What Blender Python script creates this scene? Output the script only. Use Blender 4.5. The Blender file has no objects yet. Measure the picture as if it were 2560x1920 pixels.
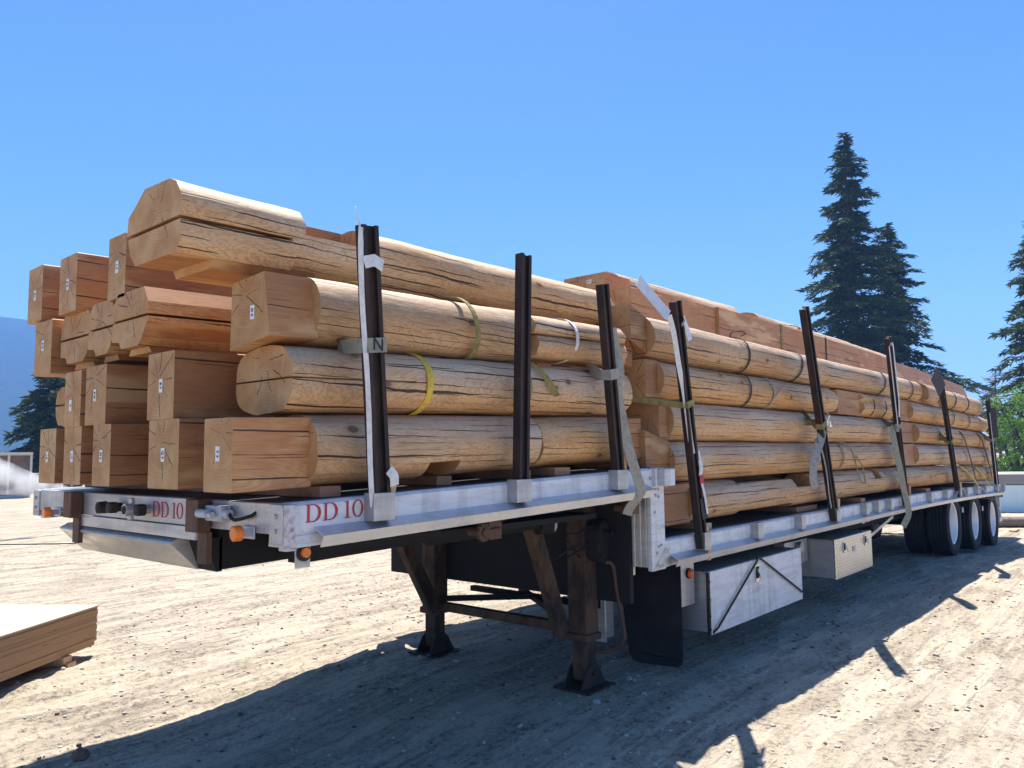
import bpy, bmesh, math, random
import numpy as np
from mathutils import Vector, Matrix, noise as mnoise
random.seed(7); rng = np.random.default_rng(7)
S = bpy.context.scene
# ------------------------------------------------------------------ camera
cam = bpy.data.cameras.new('camera'); co = bpy.data.objects.new('camera', cam); S.collection.objects.link(co)
cam.sensor_width = 36.0; cam.lens = 1940/2560*36.0; cam.clip_start = 0.05; cam.clip_end = 20000
Rw = Matrix(((0.655044, -0.05902, -0.753282), (-0.755489, -0.067449, -0.65168), (-0.012346, 0.995976, -0.088771)))
# rows above are world axes (x, y, z) written in camera axes
Rw = Matrix(((0.655044, -0.05902, -0.753282), (-0.755489, -0.067449, -0.65168), (-0.012346, 0.995976, -0.088771)))
co.matrix_world = Matrix.Translation((-1.6438, -2.5458, 1.50)) @ Rw.to_4x4()
S.camera = co
# ------------------------------------------------------------------ light
SUN = Vector((0.285, 0.30, 1.0)).normalized()          # direction towards the sun
elev = math.asin(SUN.z); azim = math.atan2(SUN.x, SUN.y)
w = bpy.data.worlds.new('World'); S.world = w; w.use_nodes = True
nt = w.node_tree; bg = nt.nodes['Background']
sky = nt.nodes.new('ShaderNodeTexSky'); sky.sky_type = 'NISHITA'; sky.sun_disc = False
sky.sun_elevation = elev; sky.sun_rotation = azim; sky.air_density = 1.0; sky.dust_density = 0.7; sky.ozone_density = 2.5; sky.altitude = 400
hsv = nt.nodes.new('ShaderNodeHueSaturation'); hsv.inputs['Saturation'].default_value = 1.34; hsv.inputs['Value'].default_value = 1.0
nt.links.new(sky.outputs[0], hsv.inputs['Color']); nt.links.new(hsv.outputs[0], bg.inputs[0]); bg.inputs[1].default_value = 0.068
sl = bpy.data.lights.new('sun', 'SUN'); sl.energy = 5.0; sl.angle = math.radians(0.5); sl.color = (1.0, 0.95, 0.87)
so = bpy.data.objects.new('sun', sl); S.collection.objects.link(so)
so.rotation_euler = (-SUN).to_track_quat('-Z', 'Y').to_euler(); so.location = (0, 0, 30)
S.view_settings.view_transform = 'Standard'; S.view_settings.look = 'None'; S.view_settings.gamma = 1
S.view_settings.exposure = 1.25
S.render.engine = 'CYCLES'
S.cycles.max_bounces = 8; S.cycles.diffuse_bounces = 5; S.cycles.volume_bounces = 1; S.cycles.transparent_max_bounces = 8
# ------------------------------------------------------------------ materials
class NT:
    def __init__(s, name, rough=0.8, metal=0.0):
        s.m = bpy.data.materials.new(name); s.m.use_nodes = True; s.t = s.m.node_tree
        s.b = s.t.nodes['Principled BSDF']; s.b.inputs['Roughness'].default_value = rough; s.b.inputs['Metallic'].default_value = metal
    def n(s, typ, ins=None, **kw):
        nd = s.t.nodes.new(typ)
        for k, v in kw.items(): setattr(nd, k, v)
        for k, v in (ins or {}).items(): s.put(nd.inputs[k], v)
        return nd
    def put(s, sock, v):
        if isinstance(v, bpy.types.NodeSocket): s.t.links.new(v, sock)
        elif isinstance(v, bpy.types.Node): s.t.links.new(v.outputs[0], sock)
        else: sock.default_value = v
    def math(s, op, a, b=0.0, c=0.0, clamp=False):
        nd = s.n('ShaderNodeMath', operation=op, use_clamp=clamp); s.put(nd.inputs[0], a); s.put(nd.inputs[1], b); s.put(nd.inputs[2], c); return nd.outputs[0]
    def obj(s): return s.n('ShaderNodeTexCoord').outputs['Object']
    def rnd(s): return s.n('ShaderNodeObjectInfo').outputs['Random']
    def shift(s, vec, scale=(1, 1, 1), k=37.0):
        mp = s.n('ShaderNodeMapping', {'Vector': vec, 'Scale': scale})
        cb = s.n('ShaderNodeCombineXYZ', {0: s.math('MULTIPLY', s.rnd(), k), 1: s.math('MULTIPLY', s.rnd(), k*1.7), 2: 0.0})
        va = s.n('ShaderNodeVectorMath', operation='ADD'); s.put(va.inputs[0], mp); s.put(va.inputs[1], cb); return va.outputs[0]
    def noise(s, vec, scale, detail=4, rough=0.55, dist=0.0):
        return s.n('ShaderNodeTexNoise', {'Vector': vec, 'Scale': scale, 'Detail': detail, 'Roughness': rough, 'Distortion': dist}).outputs[0]
    def ramp(s, fac, stops, interp='LINEAR'):
        r = s.n('ShaderNodeValToRGB', {'Fac': fac}); cr = r.color_ramp; cr.interpolation = interp
        while len(cr.elements) < len(stops): cr.elements.new(0.5)
        for e, (p, c) in zip(cr.elements, stops):
            e.position = p; e.color = (c, c, c, 1) if isinstance(c, (int, float)) else (*c, 1)
        return r.outputs[0]
    def mix(s, fac, a, b, mode='MIX'):
        nd = s.n('ShaderNodeMix', data_type='RGBA', blend_type=mode); s.put(nd.inputs[0], fac)
        for i, v in ((6, a), (7, b)):
            if isinstance(v, tuple) and len(v) == 3: v = (*v, 1)
            s.put(nd.inputs[i], v)
        return nd.outputs[2]
    def line(s, val, center, width):      # 1 on the contour line val == center
        d = s.math('ABSOLUTE', s.math('SUBTRACT', val, center))
        return s.math('SUBTRACT', 1.0, s.math('DIVIDE', d, width, clamp=True), clamp=True)
    def out(s, color=None, bump=None, strength=0.4, dist=0.01, rough=None):
        if color is not None: s.put(s.b.inputs['Base Color'], (*color, 1) if isinstance(color, tuple) else color)
        if rough is not None: s.put(s.b.inputs['Roughness'], rough)
        if bump is not None:
            bp = s.n('ShaderNodeBump', {'Height': bump, 'Strength': strength, 'Distance': dist}); s.put(s.b.inputs['Normal'], bp)
        return s.m

def checks(t, v, ycoord, xcoord, cells, width, density=0.5, seed=0.0, wob=0.35):
    """drying checks: long narrow splits along the grain; ycoord runs across the grain (in cells), xcoord along it"""
    w1 = t.noise(t.n('ShaderNodeCombineXYZ', {0: t.math('MULTIPLY', xcoord, 1.4), 1: t.math('MULTIPLY', ycoord, 0.8), 2: seed+3.0}).outputs[0], 1.0, 4, 0.6)
    k = t.math('ADD', t.math('ADD', t.math('MULTIPLY', ycoord, cells), seed), t.math('MULTIPLY', t.math('SUBTRACT', w1, 0.5), wob*cells*0.5))
    cell = t.math('FLOOR', k); fr = t.math('ABSOLUTE', t.math('SUBTRACT', t.math('FRACT', k), 0.5))
    g = t.noise(t.n('ShaderNodeCombineXYZ', {0: t.math('ADD', t.math('MULTIPLY', xcoord, 1.15), t.math('MULTIPLY', cell, 5.3)), 1: t.math('MULTIPLY', cell, 7.7), 2: t.math('MULTIPLY', t.rnd(), 31.0)}).outputs[0], 1.0, 2, 0.5)
    amt = t.ramp(g, [(density, 0.0), (density+0.16, 1.0)])
    wd = t.math('ADD', t.math('MULTIPLY', amt, width), 0.0001)
    core = t.math('SUBTRACT', 1.0, t.math('DIVIDE', fr, wd, clamp=True), clamp=True)
    return t.math('MULTIPLY', t.math('MULTIPLY', core, 2.2, clamp=True), t.math('GREATER_THAN', amt, 0.02))
def wood_round():
    t = NT('peeled_log_wood', 0.62); v = t.shift(t.obj())
    st = t.n('ShaderNodeMapping', {'Vector': v, 'Scale': (0.5, 5.0, 5.0)}).outputs[0]
    big = t.noise(t.n('ShaderNodeMapping', {'Vector': v, 'Scale': (1.0, 3.5, 3.5)}).outputs[0], 1.3, 3)
    fig = t.noise(t.n('ShaderNodeMapping', {'Vector': v, 'Scale': (1.0, 3.2, 3.2)}).outputs[0], 2.0, 5, 0.62, 0.8)
    rings = t.math('FRACT', t.math('MULTIPLY', fig, 17.0))
    figure = t.ramp(rings, [(0.0, 0.0), (0.35, 0.15), (0.72, 0.9), (1.0, 0.0)])
    base = t.ramp(big, [(0.28, (0.52, 0.305, 0.145)), (0.5, (0.60, 0.385, 0.205)), (0.72, (0.62, 0.46, 0.29))])
    base = t.mix(t.math('MULTIPLY', figure, 0.68), base, (0.33, 0.145, 0.055))
    streak = t.noise(t.n('ShaderNodeMapping', {'Vector': v, 'Scale': (1.2, 40.0, 40.0)}).outputs[0], 1.0, 3, 0.6)
    base = t.mix(t.math('MULTIPLY', t.ramp(streak, [(0.4, 0.0), (0.7, 1.0)]), 0.30), base, (0.40, 0.26, 0.15))
    # grey weathering on the upper side of the log
    sp = t.n('ShaderNodeSeparateXYZ', {0: t.n('ShaderNodeTexCoord').outputs['Object']})
    wz = t.math('ADD', t.math('MULTIPLY', sp.outputs[2], 5.0), t.math('SUBTRACT', big, 0.35))
    base = t.mix(t.math('MULTIPLY', t.ramp(wz, [(0.1, 0.0), (0.9, 1.0)]), 0.5), base, (0.47, 0.42, 0.35))
    # knots
    kv = t.n('ShaderNodeTexVoronoi', {'Vector': t.n('ShaderNodeMapping', {'Vector': v, 'Scale': (1.0, 1.7, 1.7)}).outputs[0], 'Scale': 3.1, 'Randomness': 1.0})
    knot = t.ramp(kv.outputs[0], [(0.0, 1.0), (0.075, 1.0), (0.10, 0.0)])
    halo = t.ramp(kv.outputs[0], [(0.09, 1.0), (0.20, 0.0)])
    base = t.mix(t.math('MULTIPLY', halo, 0.45), base, (0.36, 0.19, 0.08))
    base = t.mix(t.math('MULTIPLY', knot, 0.85), base, (0.14, 0.065, 0.03))
    # drying checks: thin, long, along the grain
    oc = t.n('ShaderNodeSeparateXYZ', {0: t.n('ShaderNodeTexCoord').outputs['Object']}); xr = t.math('ADD', oc.outputs[0], t.math('MULTIPLY', t.rnd(), 40.0))
    ang = t.math('DIVIDE', t.math('ARCTAN2', oc.outputs[2], t.math('MULTIPLY', oc.outputs[1], -1.0)), 6.2832)
    ck = t.math('MAXIMUM', checks(t, v, ang, xr, 13.0, 0.060, 0.46, 0.0, 0.10), t.math('MULTIPLY', checks(t, v, ang, t.math('MULTIPLY', xr, 2.3), 33.0, 0.075, 0.47, 11.0, 0.05), 0.8))
    base = t.mix(t.math('MULTIPLY', ck, 1.5, clamp=True), base, (0.055, 0.028, 0.014))
    r7 = t.math('FRACT', t.math('MULTIPLY', t.rnd(), 7.31)); hs = t.n('ShaderNodeHueSaturation', {'Color': base, 'Saturation': t.math('ADD', 0.98, t.math('MULTIPLY', r7, 0.26)), 'Value': t.math('ADD', 0.96, t.math('MULTIPLY', t.rnd(), 0.2))})
    hew = t.noise(t.n('ShaderNodeMapping', {'Vector': v, 'Scale': (1.0, 2.4, 2.4), 'Rotation': (0, 0, 0.5)}).outputs[0], 6.0, 3)
    h = t.math('SUBTRACT', t.math('ADD', t.math('MULTIPLY', hew, 0.8), t.math('MULTIPLY', streak, 0.18)), t.math('MULTIPLY', ck, 1.3))
    return t.out(hs.outputs[0], h, 0.7, 0.012)

def wood_cut(light=False):      # sawn sides of the squared ends: redder heartwood, lit and shaded copies painted in
    t = NT('lit_sawn_heartwood' if light else 'shaded_sawn_heartwood', 0.6); v = t.shift(t.obj())
    big = t.noise(t.n('ShaderNodeMapping', {'Vector': v, 'Scale': (1.0, 2.5, 2.5)}).outputs[0], 2.0, 3)
    fig = t.noise(t.n('ShaderNodeMapping', {'Vector': v, 'Scale': (0.6, 3.5, 3.5)}).outputs[0], 2.5, 3, 0.5, 0.3)
    rings = t.math('PINGPONG', t.math('MULTIPLY', fig, 16.0), 0.5)
    base = t.ramp(big, [(0.3, (0.33, 0.135, 0.040)), (0.6, (0.41, 0.195, 0.068)), (0.8, (0.50, 0.285, 0.115))])
    base = t.mix(t.math('MULTIPLY', rings, 0.9), base, (0.24, 0.085, 0.03))
    sap = t.noise(t.n('ShaderNodeMapping', {'Vector': v, 'Scale': (0.5, 2.0, 2.0)}).outputs[0], 2.6, 3)
    base = t.mix(t.ramp(sap, [(0.56, 0.0), (0.64, 0.75)]), base, (0.56, 0.36, 0.17))
    kn = t.n('ShaderNodeTexVoronoi', {'Vector': v, 'Scale': 2.3}).outputs[0]
    base = t.mix(t.math('MULTIPLY', t.ramp(kn, [(0.03, 1.0), (0.13, 0.0)]), 0.7), base, (0.20, 0.07, 0.03))
    saw = t.noise(t.n('ShaderNodeMapping', {'Vector': v, 'Scale': (60.0, 3.0, 3.0)}).outputs[0], 1.0, 2)
    base = t.mix(t.math('MULTIPLY', saw, 0.25), base, (0.40, 0.195, 0.09))
    oc = t.n('ShaderNodeSeparateXYZ', {0: t.n('ShaderNodeTexCoord').outputs['Object']}); xr = t.math('ADD', oc.outputs[0], t.math('MULTIPLY', t.rnd(), 40.0))
    ck = t.math('MAXIMUM', checks(t, v, t.math('ADD', oc.outputs[2], oc.outputs[1]), xr, 11.0, 0.045, 0.47, 0.0, 0.05), t.math('MULTIPLY', checks(t, v, t.math('ADD', oc.outputs[2], oc.outputs[1]), t.math('MULTIPLY', xr, 3.0), 24.0, 0.05, 0.53, 5.0, 0.03), 0.7))
    base = t.mix(t.math('MULTIPLY', ck, 1.5, clamp=True), base, (0.05, 0.02, 0.01))
    hs = t.n('ShaderNodeHueSaturation', {'Color': base, 'Value': t.math('ADD', 1.28 if light else 0.9, t.math('MULTIPLY', t.rnd(), 0.22))})  # brighter copy for exposed timbers; darker copy paints in the shade of the gaps
    h = t.math('SUBTRACT', t.math('MULTIPLY', saw, 0.15), ck)
    return t.out(hs.outputs[0], h, 0.5, 0.008)

def wood_end():
    t = NT('log_end_grain', 0.75)
    sp = t.n('ShaderNodeSeparateXYZ', {0: t.obj()})
    r0 = t.rnd()
    oy = t.math('MULTIPLY', t.math('SUBTRACT', r0, 0.5), 0.09); oz = t.math('MULTIPLY', t.math('SUBTRACT', t.math('FRACT', t.math('MULTIPLY', r0, 7.13)), 0.5), 0.11)
    y = t.math('ADD', sp.outputs[1], oy); z = t.math('ADD', sp.outputs[2], oz)
    cyz = t.n('ShaderNodeCombineXYZ', {0: y, 1: z, 2: t.math('MULTIPLY', r0, 9.0)}).outputs[0]
    wob = t.noise(cyz, 7.0, 3)
    rad = t.math('SQRT', t.math('ADD', t.math('MULTIPLY', y, y), t.math('MULTIPLY', z, z)))
    rr = t.math('ADD', rad, t.math('MULTIPLY', t.math('SUBTRACT', wob, 0.5), 0.035))
    ring = t.math('PINGPONG', t.math('MULTIPLY', rr, 78.0), 0.5)
    big = t.noise(cyz, 9.0, 4)
    base = t.ramp(big, [(0.3, (0.46, 0.225, 0.080)), (0.52, (0.57, 0.325, 0.13)), (0.75, (0.66, 0.45, 0.22))])
    fade = t.ramp(rad, [(0.0, 1.0), (0.05, 0.9), (0.10, 0.5), (0.2, 0.35)])
    base = t.mix(t.math('MULTIPLY', t.math('MULTIPLY', ring, 1.3), fade), base, (0.27, 0.115, 0.045))
    base = t.mix(t.math('MULTIPLY', t.line(rr, 0.125, 0.007), 0.22), base, (0.72, 0.53, 0.32))
    fib = t.noise(cyz, 120.0, 2)
    base = t.mix(t.math('MULTIPLY', fib, 0.35), base, (0.34, 0.165, 0.065))
    # radial drying checks
    ang = t.math('ARCTAN2', z, y)
    aw = t.math('ADD', ang, t.math('MULTIPLY', t.math('SUBTRACT', t.noise(cyz, 18.0, 3), 0.5), 0.28))
    k = t.math('MULTIPLY', t.math('ADD', aw, t.math('MULTIPLY', r0, 6.0)), 9/6.2832)
    cell = t.math('FLOOR', k); fr = t.math('ABSOLUTE', t.math('SUBTRACT', t.math('FRACT', k), 0.5))
    wn = t.n('ShaderNodeTexWhiteNoise', {'W': t.math('ADD', cell, t.math('MULTIPLY', r0, 50.0))}, noise_dimensions='1D').outputs[0]
    wid = t.math('DIVIDE', t.math('MULTIPLY', wn, 0.0040), t.math('MAXIMUM', rad, 0.012))
    inner = t.math('GREATER_THAN', rad, t.math('MULTIPLY', t.math('FRACT', t.math('MULTIPLY', wn, 13.0)), 0.07))
    outer = t.math('LESS_THAN', rad, t.math('ADD', 0.05, t.math('MULTIPLY', wn, 0.13)))
    ck = t.math('MULTIPLY', t.math('LESS_THAN', fr, wid), t.math('MULTIPLY', inner, outer))
    base = t.mix(ck, base, (0.09, 0.04, 0.02))
    hs = t.n('ShaderNodeHueSaturation', {'Color': base, 'Value': t.math('ADD', 0.92, t.math('MULTIPLY', r0, 0.16))})
    return t.out(hs.outputs[0], t.math('SUBTRACT', t.math('MULTIPLY', fib, 0.25), ck), 0.4, 0.006)

def plain(name, col, rough=0.7, metal=0.0, var=0.15, scale=8.0, dark=None, bump=0.2, edge=(0.45, 0.7), stretch=(1, 1, 1)):
    t = NT(name, rough, metal); v = t.shift(t.obj(), stretch)
    n = t.noise(v, scale, 5, 0.6)
    d = dark or tuple(c*(1-var*2) for c in col)
    return t.out(t.mix(t.ramp(n, [(edge[0], 0.0), (edge[1], 1.0)]), col, d), t.noise(v, scale*4, 3), bump, 0.004)

def aluminium(name, col=(0.62, 0.62, 0.62), metal=0.35, rough=0.42, grime=0.5):
    t = NT(name, rough, metal); v = t.obj()
    s1 = t.noise(t.n('ShaderNodeMapping', {'Vector': v, 'Scale': (1.0, 1.0, 6.0)}).outputs[0], 3.0, 5, 0.65)
    s2 = t.noise(t.n('ShaderNodeMapping', {'Vector': v, 'Scale': (9.0, 9.0, 0.9)}).outputs[0], 1.0, 4, 0.6)
    spot = t.noise(v, 55.0, 4, 0.7)
    c = t.mix(t.math('MULTIPLY', t.ramp(s1, [(0.45, 0.0), (0.75, 1.0)]), grime), col, tuple(x*0.62 for x in col))
    c = t.mix(t.math('MULTIPLY', t.ramp(s2, [(0.5, 0.0), (0.75, 1.0)]), grime*0.9), c, (0.30, 0.28, 0.25))
    c = t.mix(t.math('MULTIPLY', t.ramp(spot, [(0.60, 0.0), (0.68, 1.0)]), grime*0.8), c, (0.17, 0.15, 0.13))
    return t.out(c, s2, 0.12, 0.003, t.ramp(s1, [(0.3, rough-0.08), (0.8, rough+0.22)]))

def rusty(name, a, b, rough=0.7, metal=0.2, scale=9.0):
    t = NT(name, rough, metal); v = t.obj()
    n = t.noise(t.n('ShaderNodeMapping', {'Vector': v, 'Scale': (1, 1, 0.45)}).outputs[0], scale, 6, 0.68)
    f = t.noise(v, scale*9, 3)
    c = t.mix(t.ramp(n, [(0.42, 0.0), (0.60, 1.0)]), a, b)
    c = t.mix(t.math('MULTIPLY', f, 0.4), c, tuple(x*0.5 for x in b))
    return t.out(c, f, 0.35, 0.003)

def diamond():
    t = NT('diamond_tread_plate', 0.25, 0.85); v = t.obj()
    sp = t.n('ShaderNodeSeparateXYZ', {0: v}); X = t.math('MULTIPLY', sp.outputs[0], 34.0); Z = t.math('MULTIPLY', sp.outputs[2], 34.0)
    par = t.math('MODULO', t.math('ADD', t.math('FLOOR', X), t.math('FLOOR', Z)), 2.0)
    fx = t.math('SUBTRACT', t.math('FRACT', X), 0.5); fz = t.math('SUBTRACT', t.math('FRACT', Z), 0.5)
    s = t.math('SUBTRACT', t.math('MULTIPLY', par, 2.0), 1.0)
    u = t.math('ADD', fx, t.math('MULTIPLY', fz, s)); q = t.math('SUBTRACT', fx, t.math('MULTIPLY', fz, s))
    el = t.math('ADD', t.math('MULTIPLY', t.math('MULTIPLY', u, u), 2.0), t.math('MULTIPLY', t.math('MULTIPLY', q, q), 26.0))
    bar = t.ramp(el, [(0.2, 1.0), (1.0, 0.0)])
    n = t.noise(v, 4.0, 4)
    return t.out(t.mix(n, (0.62, 0.62, 0.60), (0.48, 0.48, 0.46)), bar, 0.8, 0.004)

def webbing(name, col, dark):
    t = NT(name, 0.85); v = t.obj()
    n = t.noise(v, 30.0, 4, 0.7); wv = t.n('ShaderNodeTexWave', {'Vector': v, 'Scale': 160.0}, bands_direction='DIAGONAL').outputs[1]
    return t.out(t.mix(t.ramp(n, [(0.45, 0.0), (0.75, 1.0)]), col, dark), wv, 0.25, 0.001)

def ground_mat():
    t = NT('dry_dirt_and_gravel', 0.95); v = t.obj()
    big = t.noise(v, 0.35, 4, 0.6); mid = t.noise(t.n('ShaderNodeMapping', {'Vector': v, 'Scale': (0.55, 1.9, 1.0), 'Rotation': (0, 0, -0.05)}).outputs[0], 2.3, 7, 0.72)
    fine = t.noise(v, 22.0, 6, 0.75); grit = t.noise(v, 95.0, 3, 0.7)
    c = t.ramp(big, [(0.3, (0.42, 0.345, 0.25)), (0.7, (0.48, 0.41, 0.31))])
    trk = t.noise(t.n('ShaderNodeMapping', {'Vector': v, 'Scale': (0.10, 2.6, 1.0)}).outputs[0], 1.6, 3, 0.5, 0.3)
    c = t.mix(t.math('MULTIPLY', t.ramp(trk, [(0.44, 1.0), (0.52, 0.0)]), 0.38), c, (0.27, 0.225, 0.165))
    c = t.mix(t.math('MULTIPLY', t.ramp(mid, [(0.46, 0.0), (0.60, 1.0)]), 0.65), c, (0.23, 0.185, 0.13))
    c = t.mix(t.math('MULTIPLY', t.math('MULTIPLY', t.ramp(fine, [(0.50, 0.0), (0.58, 1.0)]), t.ramp(mid, [(0.40, 0.15), (0.60, 1.0)])), 0.9), c, (0.10, 0.085, 0.07))
    st = t.noise(t.n('ShaderNodeMapping', {'Vector': v, 'Scale': (0.35, 6.0, 1.0)}).outputs[0], 3.0, 6, 0.7)
    c = t.mix(t.math('MULTIPLY', t.ramp(st, [(0.55, 0.0), (0.63, 1.0)]), 0.7), c, (0.17, 0.14, 0.11))
    c = t.mix(t.math('MULTIPLY', t.ramp(st, [(0.34, 1.0), (0.44, 0.0)]), 0.5), c, (0.60, 0.52, 0.39))
    c = t.mix(t.math('MULTIPLY', t.ramp(grit, [(0.60, 0.0), (0.68, 1.0)]), 0.6), c, (0.60, 0.54, 0.45))
    c = t.mix(t.math('MULTIPLY', t.ramp(grit, [(0.30, 1.0), (0.38, 0.0)]), 0.6), c, (0.13, 0.11, 0.09))
    vr = t.n('ShaderNodeTexVoronoi', {'Vector': v, 'Scale': 42.0, 'Randomness': 1.0})
    peb = t.ramp(vr.outputs[0], [(0.0, 1.0), (0.30, 0.0)])
    pg = t.math('GREATER_THAN', t.n('ShaderNodeSeparateColor', {0: vr.outputs[1]}).outputs[0], 0.72)
    pm = t.math('MULTIPLY', peb, pg)
    c = t.mix(t.math('MULTIPLY', t.math('GREATER_THAN', pm, 0.25), 0.6), c, t.mix(t.n('ShaderNodeSeparateColor', {0: vr.outputs[1]}).outputs[1], (0.22, 0.20, 0.18), (0.58, 0.54, 0.47)))
    h = t.math('ADD', t.math('ADD', t.math('MULTIPLY', mid, 1.2), t.math('MULTIPLY', fine, 0.75)), t.math('ADD', t.math('MULTIPLY', grit, 0.22), t.math('MULTIPLY', pm, 0.5)))
    return t.out(c, h, 0.9, 0.022)

def foliage(name, a, b, c, scale=0.6, tr=0.0):
    t = NT(name, 0.8); v = t.obj(); t.b.inputs['Specular IOR Level'].default_value = 0.0 if scale < 0.1 else 0.25
    n = t.noise(v, scale, 3); n2 = t.noise(v, scale*9, 2)
    col = t.mix(t.ramp(n, [(0.35, 0.0), (0.65, 1.0)]), a, b)
    col = t.mix(t.ramp(n2, [(0.5, 0.0), (0.75, 1.0)]), col, c)
    if tr:
        t.put(t.b.inputs['Base Color'], col)
        tl = t.n('ShaderNodeBsdfTranslucent', {'Color': col}); mx = t.n('ShaderNodeMixShader', {0: tr}); 
        t.t.links.new(t.b.outputs[0], mx.inputs[1]); t.t.links.new(tl.outputs[0], mx.inputs[2])
        t.t.links.new(mx.outputs[0], t.t.nodes['Material Output'].inputs['Surface']); return t.m
    return t.out(col)

def plywood_edge():
    t = NT('plywood_edges', 0.8); v = t.obj()
    sp = t.n('ShaderNodeSeparateXYZ', {0: v}); z = sp.outputs[2]
    lay = t.math('FRACT', t.math('MULTIPLY', z, 1/0.0185)); gap = t.ramp(lay, [(0.0, 1.0), (0.07, 1.0), (0.12, 0.0)])
    ply = t.math('PINGPONG', t.math('MULTIPLY', z, 1/0.0037), 0.5)
    n = t.noise(t.n('ShaderNodeMapping', {'Vector': v, 'Scale': (3.0, 3.0, 60.0)}).outputs[0], 1.6, 4, 0.7)
    c = t.mix(ply, (0.44, 0.27, 0.14), (0.33, 0.18, 0.085))
    c = t.mix(t.ramp(n, [(0.62, 0.0), (0.70, 1.0)]), c, (0.10, 0.045, 0.02))
    c = t.mix(t.math('MULTIPLY', gap, 0.55), c, (0.14, 0.07, 0.03))
    return t.out(c, t.math('SUBTRACT', n, gap), 0.4, 0.004)

M = dict(
    round=wood_round(), cut=wood_cut(), cut_lit=wood_cut(True), end=wood_end(),
    alu=aluminium('painted_white_aluminium', (0.70, 0.70, 0.70), 0.15, 0.5, 0.75),
    alu_raw=aluminium('worn_bare_aluminium', (0.52, 0.51, 0.49), 0.6, 0.42, 0.65),
    alu_lip=aluminium('bent_aluminium_lip', (0.66, 0.67, 0.69), 0.75, 0.38, 0.3),
    deck=plain('dark_deck_planks', (0.075, 0.078, 0.085), 0.42, 0.3, 0.2, 6, stretch=(0.2, 8, 1)),
    steel=rusty('black_rusty_steel', (0.014, 0.011, 0.010), (0.055, 0.026, 0.016), 0.75, 0.0),
    rustbrown=rusty('brown_rusty_steel', (0.17, 0.085, 0.045), (0.09, 0.045, 0.028), scale=6),
    legs=rusty('mud_splashed_brown_paint', (0.125, 0.066, 0.034), (0.022, 0.016, 0.013), 0.85, 0.0, scale=7),
    black=plain('black_frame_paint', (0.009, 0.009, 0.010), 0.85, 0.0),
    rubber=plain('black_rubber', (0.012, 0.012, 0.014), 0.85, 0, 0.15, 5, dark=(0.026, 0.024, 0.022)),
    rim=aluminium('polished_wheel_alloy', (0.82, 0.81, 0.79), 0.25, 0.42, 0.25),
    chrome=plain('chrome_latch', (0.62, 0.61, 0.58), 0.25, 0.7, 0.05),
    orange=plain('orange_lens', (0.85, 0.20, 0.02), 0.25, 0, 0.08),
    redlens=plain('red_orange_lens', (0.75, 0.14, 0.03), 0.3, 0, 0.08),
    grey=plain('grey_plastic', (0.42, 0.44, 0.47), 0.4, 0, 0.05),
    paper=plain('white_paper', (0.82, 0.81, 0.78), 0.8, 0, 0.03, bump=0.02),
    ink=plain('black_ink', (0.015, 0.015, 0.015), 0.6, 0, 0, bump=0.0),
    red=plain('dark_red_paint', (0.50, 0.015, 0.035), 0.5, 0, 0.08, bump=0.02),
    yellow=webbing('yellow_webbing', (0.72, 0.50, 0.05), (0.40, 0.29, 0.06)),
    olive=webbing('faded_olive_webbing', (0.30, 0.25, 0.085), (0.13, 0.11, 0.05)),
    greyweb=webbing('worn_grey_webbing', (0.36, 0.34, 0.29), (0.20, 0.185, 0.16)),
    greenweb=webbing('grey_green_webbing', (0.30, 0.29, 0.22), (0.16, 0.155, 0.12)),
    darkweb=webbing('dark_cord', (0.055, 0.045, 0.04), (0.02, 0.018, 0.016)),
    whiteweb=webbing('white_webbing', (0.74, 0.73, 0.71), (0.55, 0.53, 0.50)),
    navy=plain('dark_navy_sleeve', (0.006, 0.008, 0.02), 0.6, 0, 0.1),
    block=plain('fresh_cut_block_wood', (0.60, 0.37, 0.18), 0.7, 0, 0.12, 5, stretch=(1, 6, 6)),
    blockred=plain('reddish_block_wood', (0.40, 0.19, 0.10), 0.7, 0, 0.12, 5, stretch=(1, 6, 6)),
    ground=ground_mat(), diamond=diamond(),
    stone=plain('pale_stone', (0.46, 0.42, 0.36), 0.9, 0, 0.2, 30),
    stonedark=plain('brown_stone', (0.16, 0.10, 0.065), 0.9, 0, 0.2, 20),
    needles=foliage('dark_conifer_needles', (0.022, 0.046, 0.020), (0.040, 0.072, 0.028), (0.085, 0.11, 0.042), 0.6, 0.22),
    needles2=foliage('spruce_needles', (0.028, 0.055, 0.025), (0.050, 0.085, 0.032), (0.10, 0.11, 0.05), 0.6, 0.22),
    leaves=foliage('bright_green_leaves', (0.10, 0.20, 0.035), (0.14, 0.27, 0.05), (0.20, 0.32, 0.08), 1.0, 0.35),
    bark=plain('tree_bark', (0.07, 0.055, 0.045), 0.9, 0, 0.2, 3),
    deadtwig=plain('dead_twigs', (0.10, 0.085, 0.085), 0.9, 0, 0.2, 3),
    ply=plywood_edge(), plytop=plain('plywood_face', (0.60, 0.49, 0.33), 0.7, 0, 0.06, 2, stretch=(0.5, 4, 1)),
    binwood=plain('weathered_bin_boards', (0.30, 0.22, 0.18), 0.85, 0, 0.2, 2), binframe=plain('pale_bin_frame', (0.62, 0.56, 0.48), 0.8, 0, 0.1, 2),
    whitepaint=plain('white_trailer_panel', (0.74, 0.86, 0.82), 0.5, 0, 0.06, 1.5),
    greyrail=plain('grey_concrete_rail', (0.30, 0.28, 0.25), 0.8, 0, 0.15, 2),
    oldlog=plain('old_grey_log', (0.22, 0.17, 0.13), 0.9, 0, 0.2, 3, stretch=(0.5, 6, 6)),
    hill=foliage('forested_slope', (0.012, 0.022, 0.018), (0.018, 0.03, 0.02), (0.04, 0.05, 0.035), 0.02),
)
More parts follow.
